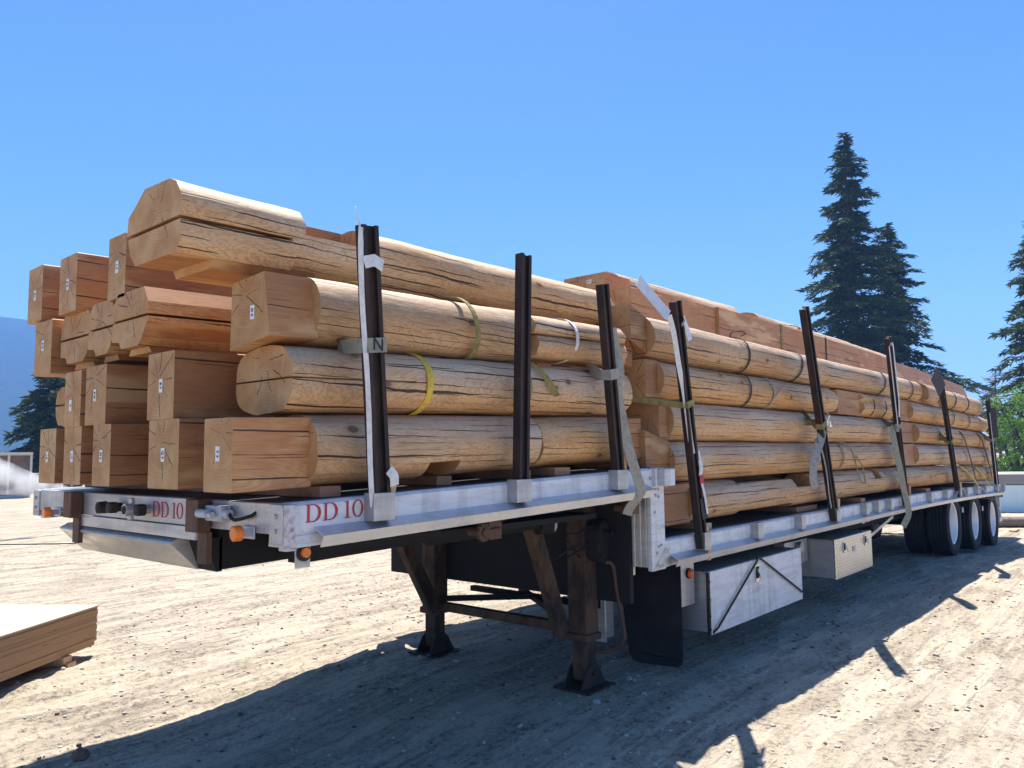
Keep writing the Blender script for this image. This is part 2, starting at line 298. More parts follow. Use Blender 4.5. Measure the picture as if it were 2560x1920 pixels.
# ------------------------------------------------------------------ helpers
def link(o): S.collection.objects.link(o); return o
def tag(o, label=None, cat=None, group=None, kind=None):
    if label: o['label'] = label
    if cat: o['category'] = cat
    if group: o['group'] = group
    if kind: o['kind'] = kind
    return o
def empty(name, loc=(0, 0, 0)):
    o = bpy.data.objects.new(name, None); o.location = loc; o.empty_display_size = 0.2; return link(o)
class MB:
    """collects shapes, then links them as ONE mesh object; coordinates are world coordinates"""
    def __init__(s): s.v = []; s.f = []; s.m = []; s.sm = []
    def add(s, vs, fs, mi=0, smooth=False):
        b = len(s.v); s.v += [tuple(p) for p in vs]
        for f in fs: s.f.append([b+i for i in f]); s.m.append(mi); s.sm.append(smooth)
    def box(s, a, b, mi=0, bev=0.0, rot=None, piv=None):
        (x0, y0, z0), (x1, y1, z1) = a, b
        x0, x1 = min(x0, x1), max(x0, x1); y0, y1 = min(y0, y1), max(y0, y1); z0, z1 = min(z0, z1), max(z0, z1)
        bev = min(bev, (x1-x0)*0.45, (y1-y0)*0.45, (z1-z0)*0.45)
        if bev <= 0:
            vs = [Vector((x, y, z)) for x in (x0, x1) for y in (y0, y1) for z in (z0, z1)]
            fs = [(0, 1, 3, 2), (4, 6, 7, 5), (0, 4, 5, 1), (2, 3, 7, 6), (0, 2, 6, 4), (1, 5, 7, 3)]
        else:
            bm = bmesh.new(); bmesh.ops.create_cube(bm, size=1)
            for v in bm.verts: v.co = Vector(((x0+x1)/2+v.co.x*(x1-x0), (y0+y1)/2+v.co.y*(y1-y0), (z0+z1)/2+v.co.z*(z1-z0)))
            bmesh.ops.bevel(bm, geom=bm.edges[:], offset=bev, segments=1, affect='EDGES', clamp_overlap=True)
            bm.verts.index_update(); vs = [v.co.copy() for v in bm.verts]; fs = [[v.index for v in f.verts] for f in bm.faces]; bm.free()
        if rot is not None:
            piv = Vector(piv) if piv is not None else Vector(((x0+x1)/2, (y0+y1)/2, (z0+z1)/2))
            vs = [rot @ (v-piv)+piv for v in vs]
        s.add(vs, fs, mi); return s
    def bar(s, p, q, wd, ht, mi=0, up=(0, 0, 1), bev=0.0):       # box beam from p to q
        p, q = Vector(p), Vector(q); d = (q-p); L = d.length; d.normalize(); sd = d.cross(Vector(up)).normalized(); u = sd.cross(d)
        m = MB(); m.box((0, -wd/2, -ht/2), (L, wd/2, ht/2), 0, bev)
        s.add([p+d*v[0]+sd*v[1]+u*v[2] for v in m.v], m.f, mi); return s
    def tube(s, pts, r, n=12, mi=0, caps=True, smooth=True):
        pts = [Vector(p) for p in pts]; rs = r if isinstance(r, (list, tuple)) else [r]*len(pts); vs = []; fs = []; prev = None
        for i, p in enumerate(pts):
            d = (pts[min(i+1, len(pts)-1)]-pts[max(i-1, 0)]).normalized()
            if prev is None: a = d.cross(Vector((0, 0, 1)) if abs(d.z) < 0.9 else Vector((1, 0, 0))).normalized()
            else: a = (prev-d*prev.dot(d)).normalized()
            prev = a; b = d.cross(a)
            for k in range(n):
                t = 2*math.pi*k/n; vs.append(p+(a*math.cos(t)+b*math.sin(t))*rs[i])
        for i in range(len(pts)-1):
            for k in range(n): fs.append((i*n+k, i*n+(k+1) % n, (i+1)*n+(k+1) % n, (i+1)*n+k))
        s.add(vs, fs, mi, smooth)
        if caps:
            b = (len(pts)-1)*n
            s.add(vs[:n], [list(range(n))[::-1]], mi); s.add(vs[b:], [list(range(n))], mi)
        return s
    def prism(s, poly, axis, a, b, mi=0, fn=None, stations=None, smooth=False):
        """poly: list of 2-D points swept along axis ('x': poly is (y, z); 'y': (x, z); 'z': (x, y))"""
        st = stations or [a, b]; n = len(poly); vs = []
        for t in st:
            for (p, q) in poly:
                v = Vector((t, p, q)) if axis == 'x' else Vector((p, t, q)) if axis == 'y' else Vector((p, q, t))
                vs.append(fn(v) if fn else v)
        fs = [(i*n+k, i*n+(k+1) % n, (i+1)*n+(k+1) % n, (i+1)*n+k) for i in range(len(st)-1) for k in range(n)]
        s.add(vs, fs, mi, smooth); e = (len(st)-1)*n
        s.add(vs[:n], [list(range(n))[::-1]], mi); s.add(vs[e:], [list(range(n))], mi); return s
    def build(s, name, mats, parent=None, origin=None):
        og = Vector(origin) if origin is not None else Vector((0, 0, 0))
        me = bpy.data.meshes.new(name); me.from_pydata([tuple(Vector(v)-og) for v in s.v], [], s.f)
        for m in (mats if isinstance(mats, list) else [mats]): me.materials.append(m)
        me.polygons.foreach_set('material_index', s.m); me.polygons.foreach_set('use_smooth', s.sm)
        bm = bmesh.new(); bm.from_mesh(me); bmesh.ops.recalc_face_normals(bm, faces=bm.faces[:]); bm.to_mesh(me); bm.free(); me.update()
        o = link(bpy.data.objects.new(name, me))
        if parent is not None: o.parent = parent; o.location = og-Vector(parent.location)
        else: o.location = og
        return o
def bend(x):
    """the loaded trailer is not straight: the nose droops and the tail sags"""
    if x < 2.72: return 0.028*max(x, -0.5)-0.0
    return 0.0 if x < 7 else -0.0019*(x-7)**2
UP0, LO0 = 1.322, 0.940          # deck heights before the sag
def bf(v): return Vector((v.x, v.y, v.z+bend(v.x)))
def xs(a, b, step=0.35):
    n = max(1, int(abs(b-a)/step)); return [a+(b-a)*i/n for i in range(n+1)]
def text_mesh(body, size, mat, name, parent, M4, ext=0.0004, bold=0.0):
    cu = bpy.data.curves.new(name, 'FONT'); cu.body = body; cu.size = size; cu.align_x = 'CENTER'; cu.align_y = 'CENTER'; cu.extrude = ext; cu.offset = bold; cu.resolution_u = 3
    tmp = link(bpy.data.objects.new(name+'_tmp', cu)); bpy.context.view_layer.update()
    me = bpy.data.meshes.new_from_object(tmp.evaluated_get(bpy.context.evaluated_depsgraph_get()))
    bpy.data.objects.remove(tmp); bpy.data.curves.remove(cu)
    me.transform(M4); me.name = name; me.materials.clear(); me.materials.append(mat)
    o = link(bpy.data.objects.new(name, me)); o.parent = parent; return o

# ------------------------------------------------------------------ ground
def vnoise(x, y, seed):
    r = np.random.default_rng(seed); T = r.random((256, 256)); xi = np.floor(x).astype(int); yi = np.floor(y).astype(int)
    fx = x-xi; fy = y-yi; fx = fx*fx*(3-2*fx); fy = fy*fy*(3-2*fy); g = lambda a, b: T[a % 256, b % 256]
    return (g(xi, yi)*(1-fx)+g(xi+1, yi)*fx)*(1-fy)+(g(xi, yi+1)*(1-fx)+g(xi+1, yi+1)*fx)*fy-0.5
def sstep(t): t = np.clip(t, 0, 1); return t*t*(3-2*t)
def ground_z(x, y, detail=True):
    x = np.asarray(x, float); y = np.asarray(y, float)
    z = -0.165*sstep((x-9.3)/4.6)-0.135*sstep((2.35-x)/2.0)*sstep((3.2-y)/1.2)
    if detail:
        near = np.exp(-((x-5)/40)**2-((y-4)/30)**2)
        yy = y+0.10*np.sin(x*0.35)+0.05*vnoise(x*0.6, y*0.3, 5)
        rut = np.abs(np.sin(yy*3.1))**0.6*0.5+0.5*vnoise(x*0.35, yy*7.0, 11)+0.45*vnoise(x*1.4, yy*16, 12)
        rutm = sstep((y-0.6)/1.6)
        z = z+near*(0.042*rut*rutm+0.03*vnoise(x*0.8, y*0.8, 1)+0.014*vnoise(x*3.1, y*3.1, 2)+0.016*vnoise(x*9, y*9, 3)*(0.6+vnoise(x*0.9, y*0.9, 8))+0.018*vnoise(x*22, y*22, 4)*(0.6+vnoise(x*1.7, y*1.7, 9)))-0.004
    return z
def geo(a, far, n=34): return a*(far/a)**(np.arange(1, n+1)/n)
gx = np.concatenate([-2.5-geo(0.06, 6000)[::-1], np.arange(-2.5, 6.0, 0.03), np.arange(6.0, 17.0, 0.06), 17+geo(0.08, 6000)])
gy = np.concatenate([-2.6-geo(0.06, 6000)[::-1], np.arange(-2.6, 5.0, 0.03), np.arange(5.0, 14.0, 0.07), 14+geo(0.09, 6000)])
X, Y = np.meshgrid(gx, gy, indexing='ij'); Z = ground_z(X, Y); nx, ny = X.shape
me = bpy.data.meshes.new('ground'); me.vertices.add(nx*ny); me.vertices.foreach_set('co', np.stack([X, Y, Z], -1).ravel().astype(np.float32))
i, j = np.meshgrid(np.arange(nx-1), np.arange(ny-1), indexing='ij'); q = np.stack([i*ny+j, (i+1)*ny+j, (i+1)*ny+j+1, i*ny+j+1], -1).reshape(-1, 4)
me.loops.add(q.size); me.loops.foreach_set('vertex_index', q.ravel().astype(np.int32)); me.polygons.add(len(q)); me.polygons.foreach_set('loop_start', (np.arange(len(q))*4).astype(np.int32))
me.polygons.foreach_set('use_smooth', np.ones(len(q), bool)); me.update(calc_edges=True); me.materials.append(M['ground'])
tag(link(bpy.data.objects.new('ground', me)), kind='structure')
def gz(x, y): return float(ground_z(x, y))
# loose gravel: beyond counting
def rock(mb, c, r, seed, mi=0, flat=0.6, sub=1):
    bm = bmesh.new(); bmesh.ops.create_icosphere(bm, subdivisions=sub, radius=r)
    vs = []
    for v in bm.verts:
        p = v.co*(0.75+0.55*abs(mnoise.noise(v.co/r*0.9+Vector((seed, seed*1.3, 0))))+0.25*random.random()); p.z *= flat; vs.append(p+Vector(c))
    bm.verts.index_update(); mb.add(vs, [[v.index for v in f.verts] for f in bm.faces], mi); bm.free()
g1, g2 = MB(), MB()
for k in range(9000):
    if k < 7000: x, y = random.uniform(-1.6, 9), random.uniform(-2.2, 5)
    else: x, y = random.uniform(2, 16), random.uniform(-2.5, 13)
    r = 0.0040+0.013*random.random()**3.5; rock(g1 if random.random() < 0.7 else g2, (x, y, gz(x, y)+r*0.15), r, k, random.choice([0, 0, 1]), sub=0 if False else 1)
for k in range(150):
    x, y = random.uniform(-1.0, 11), random.uniform(-2.2, 4.5); r = random.uniform(0.012, 0.028); rock(g2, (x, y, gz(x, y)+r*0.2), r, k, 0)
g1.v += g2.v and []; off = len(g1.v); g1.v += g2.v; g1.f += [[i+off for i in f] for f in g2.f]; g1.m += g2.m; g1.sm += g2.sm
tag(g1.build('gravel', [M['stone'], M['stonedark']]), 'loose pebbles and gravel scattered over the dirt yard', 'gravel', kind='stuff')
mb = MB(); rock(mb, (0.07, 1.98, -0.06), 0.042, 3.3, 0, 0.8, 3); tag(mb.build('rock', M['stonedark'], origin=(0.07, 1.98, -0.08)), 'brown lump of rock lying alone on the sunlit dirt at lower left', 'rock')
# the hose or cable across the yard
mb = MB(); mb.tube([(1.2+0.55*k, 14.6-0.42*k+0.12*math.sin(k*1.3)-0.02*k*k, 0.03+ground_z(1.2+0.55*k, 14)) for k in range(-8, 14)], 0.009, 8)
tag(mb.build('ground_cable', M['black']), 'thin black cable lying across the sunlit dirt beyond the trailer nose', 'cable')
# ------------------------------------------------------------------ trailer
T = empty('flatbed_trailer', (0, 1.295, 0)); tag(T, 'long white aluminium step deck flatbed trailer marked DD 10 and loaded with logs', 'trailer')
W = 2.59
def part(mb, name, mat, parent=T, label=None, origin=None):
    o = mb.build(name, mat, None, origin)
    o.parent = parent
    pw = Vector((0, 0, 0)); q = parent
    while q is not None: pw += Vector(q.location); q = q.parent
    o.location = (Vector(origin) if origin is not None else Vector((0, 0, 0)))-pw
    if label: o['label'] = label
    return o
# decks with grooves between the planks
def deck(x0, x1, z, name):
    mb = MB(); n = 26; wv = (W-0.12)/n
    for k in range(n):
        y0 = 0.06+k*wv; mb.prism([(y0+0.004, z-0.035), (y0+wv-0.004, z-0.035), (y0+wv-0.004, z-0.004), (y0+wv-0.009, z), (y0+0.009, z), (y0+0.004, z-0.004)], 'x', 0, 0, 0, bf, xs(x0, x1, 0.8))
    mb.prism([(0.06, z-0.06), (W-0.06, z-0.06), (W-0.06, z-0.036), (0.06, z-0.036)], 'x', 0, 0, 0, bf, xs(x0, x1, 0.8))
    return part(mb, name, M['deck'])
deck(0.03, 2.715, UP0, 'upper_deck'); deck(2.78, 14.72, LO0, 'lower_deck')
for side in (0, 1):
    def Ys(y): return y if side == 0 else W-y
    # side rails: C-shaped extrusion with a rolled top edge and a lower step
    for (a, b, zt) in ((0.03, 2.60, UP0), (2.77, 14.75, LO0)):
        mb = MB(); pr = [(0.0, zt-0.012), (0.012, zt), (0.06, zt), (0.06, zt-0.168), (0.0, zt-0.168), (0.0, zt-0.125), (0.006, zt-0.120), (0.006, zt-0.116), (0.0, zt-0.112)]
        mb.prism([(Ys(p), q) for p, q in pr], 'x', 0, 0, 0, bf, xs(a, b)); part(mb, 'side_rail', M['alu'])
        # bent rub lip
        mb = MB(); la, lb = (0.13, 2.56) if zt == UP0 else (2.82, 14.6)
        zc = zt-0.098
        mb.prism([(Ys(-0.002), zc), (Ys(-0.064), zc-0.030), (Ys(-0.044), zc-0.074), (Ys(-0.040), zc-0.072), (Ys(-0.058), zc-0.033), (Ys(-0.002), zc-0.005)], 'x', 0, 0, 0, bf, xs(la, lb))
        part(mb, 'rub_lip', M['alu_lip'])
    # the drop between the decks
    mb = MB(); zt = UP0+bend(2.7); zb = LO0-0.20
    mb.box((2.60, Ys(-0.004), zb+0.02), (2.765, Ys(0.03), zt-0.004), 0, 0.004); part(mb, 'step_side_panel', M['alu'])
    mb = MB()
    for yy in (0.032, 0.075, 0.118): mb.box((2.60, Ys(yy), zb+0.04), (2.63, Ys(yy+0.022), zt-0.17), 0, 0.004)
    mb.box((2.612, Ys(0.03), zb+0.04), (2.75, Ys(0.15), zt-0.17), 0); part(mb, 'step_channel', M['alu_raw'])
    mb = MB(); mb.box((2.62, Ys(-0.03), zt-0.115), (2.64, Ys(0.02), zt-0.004)); mb.box((2.66, Ys(-0.075), zt-0.115), (2.79, Ys(-0.004), zt-0.006), 0, 0.006); part(mb, 'corner_bracket', M['alu'])
    mb = MB(); mb.prism([(2.605, zb+0.02), (2.84, zb+0.035), (2.80, zb+0.135), (2.765, zb+0.155)], 'y', Ys(-0.0065), Ys(-0.003)); part(mb, 'gusset_plate', M['alu_raw'])
    for (x, z) in ((2.60, 1.33), (2.635, 1.335), (2.625, 1.262), (2.655, 1.262), (2.69, 1.262), (2.655, 1.225), (2.69, 1.215), (2.68, 0.905), (2.71, 0.912), (2.655, 0.868), (2.66, 0.795), (2.69, 0.782), (2.72, 0.785), (2.64, 1.12)):
        mb = MB(); mb.tube([(x, Ys(-0.003), z), (x, Ys(-0.010), z), (x, Ys(-0.013), z)], [0.0105, 0.009, 0.004], 10); part(mb, 'rivet', M['alu_raw'], origin=(x, Ys(0), z))
    # stake pockets
    pk = [0.425, 1.31, 2.20]; lo = [3.23, 4.09, 4.965, 5.84, 6.715, 7.12, 7.575, 8.30, 9.35, 10.22, 11.02, 11.49, 12.25, 12.88, 13.92, 14.55]
    for x in pk+lo:
        zt = (UP0 if x < 2.7 else LO0)+bend(x); mb = MB(); h = 0.10 if x < 2.7 else 0.105; ww = 0.056 if x < 2.7 else 0.046
        y1 = -0.058
        mb.box((x-ww, Ys(y1), zt-h), (x+ww, Ys(y1-0.006), zt+0.012), 0, 0.002)
        mb.box((x-ww, Ys(y1), zt-h), (x-ww+0.006, Ys(0.0), zt+0.012)); mb.box((x+ww-0.006, Ys(y1), zt-h), (x+ww, Ys(0.0), zt+0.012))
        part(mb, 'stake_pocket', M['alu_raw'], origin=(x, Ys(-0.03), zt))
# nose beam
mb = MB(); mb.box((-0.004, 0.05, 1.206), (0.03, W-0.05, UP0), 0, 0.003); mb.box((-0.016, 0.64, 1.150), (-0.004, 1.86, 1.205), 0, 0.002); part(mb, 'nose_beam', M['alu_raw'])
for y0, y1 in ((-0.004, 0.085), (W-0.085, W+0.004)):
    mb = MB(); mb.box((-0.012, y0, 1.172), (0.045, y1, UP0-0.002), 0, 0.003)
    for z in (1.22, 1.275): mb.tube([(-0.012, (y0+y1)/2, z), (-0.020, (y0+y1)/2, z)], 0.009, 8)
    part(mb, 'nose_corner_cap', M['alu_raw'])
mb = MB(); mb.box((-0.006, -0.0075, 1.158), (0.042, -0.0045, UP0-0.006)); part(mb, 'chipped_paint_strip', plain('chipped_pinkish_paint', (0.62, 0.58, 0.56), 0.7, 0, 0.3, 40, dark=(0.34, 0.16, 0.15)))
mb = MB(); mb.box((0.01, 0.02, 1.158), (0.09, 0.12, 1.172)); mb.box((0.01, 0.0, 1.146), (0.05, 0.05, 1.1585)); part(mb, 'corner_foot', M['alu_raw'])
mb = MB(); mb.box((0.01, W-0.22, 1.172), (0.09, W-0.03, 1.19)); part(mb, 'corner_foot', M['alu_raw'])
# four vertical bumper posts at the nose
for yc in (1.861, 0.519):
    mb = MB(); mb.box((-0.070, yc, 1.192), (-0.012, yc+0.105, UP0+0.004), 0, 0.003); mb.box((-0.030, yc-0.004, 1.06), (-0.006, yc+0.075, 1.191), 0, 0.002)
    part(mb, 'nose_bumper_post', M['rustbrown'])
# coupler ramp plate and box
mb = MB()
mb.prism([(-0.022, 1.122), (-0.018, 1.130), (0.02, 1.150), (0.06, 1.150), (0.115, 1.000), (0.100, 0.999)], 'y', 0.84, 2.14); part(mb, 'ramp_plate', M['alu_raw'])
mb = MB(); mb.prism([(0.68, 1.005), (2.06, 1.005), (2.06, 1.18), (0.68, 1.18)], 'x', 0, 0, 0, bf, xs(0.116, 2.35)); mb.prism([(0.105, 1.002), (0.13, 1.002), (0.13, 1.15), (0.05, 1.15)], 'y', 0.68, 0.838); mb.box((0.35, 0.2, 1.10), (2.3, 0.70, 1.13), 0); mb.box((0.35, 2.06, 1.10), (2.3, 2.45, 1.13), 0)
for x in (0.35, 0.8, 1.25, 1.7, 2.15): mb.box((x, 0.06, 1.125+bend(x)), (x+0.05, W-0.06, 1.25+bend(x)))
part(mb, 'coupler_frame', M['black'])
mb = MB()
for y in (0.62, 1.84): mb.prism([(y, 0.52), (y+0.1, 0.52), (y+0.1, 0.86), (y, 0.86)], 'x', 0, 0, 0, bf, xs(2.75, 14.5))
for k in range(24): x = 2.9+0.5*k; mb.box((x, 0.06, 0.78+bend(x)), (x+0.04, W-0.06, 0.875+bend(x)))
mb.box((2.58, 0.15, 0.55), (2.62, W-0.15, 1.2)); part(mb, 'main_frame', M['black'])
mb = MB(); mb.box((2.636, 0.16, 0.72), (2.66, W-0.16, 1.37)); mb.box((2.632, 0.5, 0.92), (2.637, 2.1, 0.925)); part(mb, 'step_bulkhead', M['alu_raw'])
# big dark rail beam over the coupler (frame web, partly seen)
for y in (0.42, 2.08):
    mb = MB(); mb.prism([(y, 1.02), (y+0.09, 1.02), (y+0.09, 1.27), (y, 1.27)], 'x', 0, 0, 0, bf, xs(0.35, 2.6)); part(mb, 'gooseneck_web', M['black'])
for k, (x0, z0) in enumerate(((2.2, 0.98), (2.3, 1.05), (2.38, 0.9), (2.28, 0.86))):      # loose hoses and cables round the landing gear
    mb = MB(); mb.tube([Vector((x0+0.1*i-0.04*k, 0.36+0.02*k+0.03*math.sin(i*1.7+k), z0-0.06*math.sin(i*1.1+k)-0.01*i)) for i in range(5)]+[Vector((x0+0.42, 0.5, 1.1))], 0.008, 7); part(mb, 'air_hose', M['black'])
# landing legs
for sgn, yc in ((-1, 0.48), (1, 1.87)):
    L = MB(); L.box((2.46, yc-0.075, 0.34), (2.60, yc+0.075, 1.20), 0, 0.01); L.box((2.45, yc-0.088, 0.30), (2.61, yc+0.088, 0.345), 0, 0.006)
    leg = part(L, 'landing_leg', M['legs'], origin=(2.53, yc, 0))
    L = MB(); L.box((2.478, yc-0.058, 0.05), (2.585, yc+0.058, 0.32), 0, 0.008); part(L, 'inner_tube', M['legs'], leg)
    L = MB(); L.prism([(2.38, yc-0.14), (2.68, yc-0.14), (2.68, yc+0.14), (2.38, yc+0.14)], 'z', 0.004, 0.018)
    for s2 in (-1, 1):
        y = yc+s2*0.068
        L.prism([(2.40, 0.018), (2.66, 0.018), (2.60, 0.12), (2.56, 0.155), (2.51, 0.155), (2.46, 0.12)], 'y', y-0.005, y+0.005)
    L.tube([(2.53, yc-0.09, 0.10), (2.53, yc+0.09, 0.10)], 0.016, 10); part(L, 'foot', M['steel'], leg)
    L = MB(); L.bar((2.06, yc+0.04*(-sgn), 1.06), (2.43, yc+0.10*(-sgn), 0.34), 0.10, 0.075, 0, (0, 1, 0), 0.006); part(L, 'diagonal_brace', M['legs'], leg)
mb = MB(); mb.box((2.47, 0.56, 0.335), (2.53, 1.79, 0.395), 0, 0.004); part(mb, 'cross_tube', M['legs'])
mb = MB(); mb.bar((2.5, 1.75, 0.42), (2.9, 1.2, 0.44), 0.03, 0.04); mb.bar((2.5, 0.62, 0.42), (3.1, 1.5, 0.44), 0.03, 0.04); mb.box((2.95, 0.7, 0.40), (3.0, 1.9, 0.44)); part(mb, 'lower_bracing', M['black'])
mb = MB()   # gearbox
pts = [(0.085*math.cos(a)*1.0, 0.135*math.sin(a)) for a in [2*math.pi*k/20 for k in range(20)]]
mb.prism([(2.53+p, 0.93+q) for p, q in pts], 'y', 0.39, 0.30); mb.tube([(2.53, 0.30, 0.985), (2.53, 0.24, 0.985)], 0.018, 10)
for k in range(8): a = k*math.pi/4; mb.tube([(2.53+0.07*math.cos(a), 0.30, 0.93+0.115*math.sin(a)), (2.53+0.07*math.cos(a), 0.288, 0.93+0.115*math.sin(a))], 0.010, 6)
part(mb, 'gearbox', M['black'])
mb = MB(); mb.tube([(2.53, 0.30, 0.80), (2.56, 0.28, 0.80), (2.58, 0.27, 0.77), (2.58, 0.25, 0.62), (2.585, 0.22, 0.45), (2.58, 0.20, 0.34), (2.58, 0.24, 0.27), (2.57, 0.33, 0.235), (2.57, 0.41, 0.22), (2.565, 0.46, 0.17), (2.565, 0.46, 0.10), (2.56, 0.45, 0.01)], 0.013, 10); part(mb, 'crank_handle', M['rustbrown'])
# air tank with a glass-like end, hanging under the gooseneck
mb = MB(); mb.tube([(1.15, 0.46, 1.06), (2.05, 0.46, 1.075)], 0.035, 16); part(mb, 'air_pipe', M['black'])
mb = MB(); mb.tube([(2.05, 0.46, 1.068), (2.14, 0.43, 1.068)], 0.062, 20); part(mb, 'reflector_cup', M['black'])
mb = MB(); mb.tube([(2.13, 0.425, 1.068), (2.145, 0.42, 1.068)], 0.055, 20); part(mb, 'reflector_glass', M['grey'])
# strap winches under the upper rail
for x in (1.09, 2.36):
    z = 1.115+bend(x)-0.02; mb = MB()
    mb.tube([(x, 0.10, z), (x, -0.01, z)], 0.020, 12); 
    for k in range(10):
        a = k*math.pi/5; mb.box((x+0.034*math.cos(a)-0.009, 0.0, z+0.034*math.sin(a)-0.009), (x+0.034*math.cos(a)+0.009, 0.016, z+0.034*math.sin(a)+0.009))
    mb.tube([(x, 0.002, z), (x, 0.014, z)], 0.034, 16); mb.box((x+0.05, 0.02, z-0.04), (x+0.14, 0.03, z+0.045)); mb.box((x+0.05, 0.03, z-0.04), (x+0.056, 0.1, z+0.045)); mb.box((x+0.134, 0.03, z-0.04), (x+0.14, 0.1, z+0.045)); mb.tube([(x+0.04, 0.012, z+0.005), (x+0.12, 0.012, z+0.01)], 0.007, 8)
    part(mb, 'strap_winch', M['rustbrown'])
# control box behind the legs
mb = MB(); mb.box((2.90, 0.56, 0.22), (3.005, 0.78, 0.82), 0, 0.006); mb.box((2.885, 0.55, 0.20), (2.90, 0.79, 0.26))
c = part(mb, 'valve_box', M['alu_raw']); mb = MB(); mb.box((2.894, 0.60, 0.42), (2.8985, 0.69, 0.55)); part(mb, 'warning_plate', M['black'], c)
# mud flap
mb = MB(); mb.prism([(0.125, 0.12), (0.135, 0.065), (0.16, 0.04), (0.46, 0.02), (0.52, 0.035), (0.55, 0.08), (0.64, 0.78), (0.12, 0.78)], 'x', 3.17, 3.185); part(mb, 'mud_flap', M['rubber'])
# tool boxes
def toolbox(x0, x1, z0, z1, yb, mat, doorm, name):
    mb = MB(); mb.box((x0+0.01, 0.02, z0+0.005), (x1-0.01, yb, z1-0.012), 0, 0.004); mb.box((x0, 0.035, z1-0.012), (x1, yb, z1-0.002)); o = part(mb, name, mat)
    return o
tb = toolbox(3.35, 5.03, 0.25, 0.665, 0.56, M['alu_raw'], None, 'toolbox')
for a, b in ((3.36, 4.232), (4.238, 5.03)):
    mb = MB(); mb.box((a, -0.002, 0.24), (b, 0.018, 0.668), 0, 0.004); part(mb, 'door', M['alu'], tb)
mb = MB(); mb.box((3.335, 0.0, 0.245), (3.357, 0.02, 0.66), 0, 0.002)
for z in (0.28, 0.37, 0.48, 0.60): mb.tube([(3.346, 0.0, z), (3.346, -0.006, z)], 0.007, 8)
part(mb, 'hinge_strip', M['steel'], tb)
def latch(x, z, par, sc=1.0):
    mb = MB(); w2, h2 = 0.032*sc, 0.052*sc
    mb.prism([(x-w2, z+h2), (x+w2, z+h2), (x+w2, z-h2*0.55), (x+w2*0.5, z-h2), (x-w2*0.5, z-h2), (x-w2, z-h2*0.55)], 'y', -0.003, -0.010)
    lt = part(mb, 'latch', M['chrome'], par)
    mb = MB(); mb.box((x-w2*0.75, -0.0105, z-h2*0.55), (x+w2*0.75, -0.0118, z+h2*0.8)); part(mb, 'latch_recess', M['black'], lt)
    mb = MB(); mb.tube([(x, -0.012, z+h2*0.5), (x, -0.03, z), (x+0.012, -0.035, z-h2*0.7)], 0.006*sc, 8); mb.tube([(x, -0.012, z+h2*0.3), (x, -0.022, z+h2*0.3)], 0.010*sc, 10); part(mb, 'latch_handle', M['chrome'], lt)
latch(4.12, 0.565, tb, 1.25)
tb2 = toolbox(5.87, 6.99, 0.292, 0.655, 0.55, M['alu_raw'], None, 'toolbox')
mb = MB(); mb.box((5.875, -0.002, 0.285), (6.985, 0.02, 0.658), 0, 0.006); part(mb, 'door', M['diamond'], tb2)
latch(6.12, 0.565, tb2, 0.95); latch(6.76, 0.575, tb2, 0.95)
mb = MB(); mb.box((6.37, -0.0035, 0.50), (6.45, -0.006, 0.55)); part(mb, 'maker_plate', M['grey'], tb2)
mb = MB(); mb.box((5.3, 0.25, 0.45), (5.86, 0.35, 0.66)); mb.tube([(5.6, 0.24, 0.60), (5.6, 0.2, 0.60)], 0.05, 14); part(mb, 'bracket_plate', M['alu_raw'])
# lamps
def lamp(x, y, z, r, mat, d=(-1, 0, 0), base=M['grey'], name='marker_light'):
    d = Vector(d); p = Vector((x, y, z)); mb = MB(); mb.tube([p, p+d*0.012], r*1.25, 18); o = part(mb, name, base); mb = MB(); mb.tube([p+d*0.012, p+d*0.030, p+d*0.036], [r, r*0.95, r*0.6], 18); part(mb, 'lens', mat, o)
def nose_lamp(y):
    mb = MB(); mb.box((-0.014, y-0.015, 1.182), (-0.006, y+0.075, 1.232), 0, 0.003); mb.box((-0.06, y+0.004, 1.194), (-0.012, y+0.014, 1.222)); o = part(mb, 'marker_light', M['grey'])
    mb = MB(); mb.tube([(-0.092, y+0.004, 1.209), (-0.088, y+0.004, 1.209), (-0.060, y+0.004, 1.209)], [0.022, 0.030, 0.030], 20); part(mb, 'lens', M['orange'], o)
nose_lamp(0.20); nose_lamp(2.18)
mb = MB(); mb.box((0.07, 0.03, 1.075), (0.135, 0.036, 1.158)); o = part(mb, 'marker_light', M['alu_raw']); mb = MB(); mb.tube([(0.103, 0.03, 1.13), (0.103, 0.018, 1.13)], 0.030, 20); part(mb, 'lamp_ring', M['rubber'], o); mb = MB(); mb.tube([(0.103, 0.018, 1.133), (0.103, 0.006, 1.133)], 0.019, 18); part(mb, 'lens', M['orange'], o)
mb = MB(); mb.box((3.14, 0.10, 0.45), (3.32, 0.105, 0.80)); mb.box((3.14, 0.10, 0.10), (3.15, 0.5, 0.10)); part(mb, 'lamp_plate', M['alu_raw']); lamp(3.235, 0.098, 0.665, 0.028, M['redlens'], (0, -1, 0), M['rubber'])
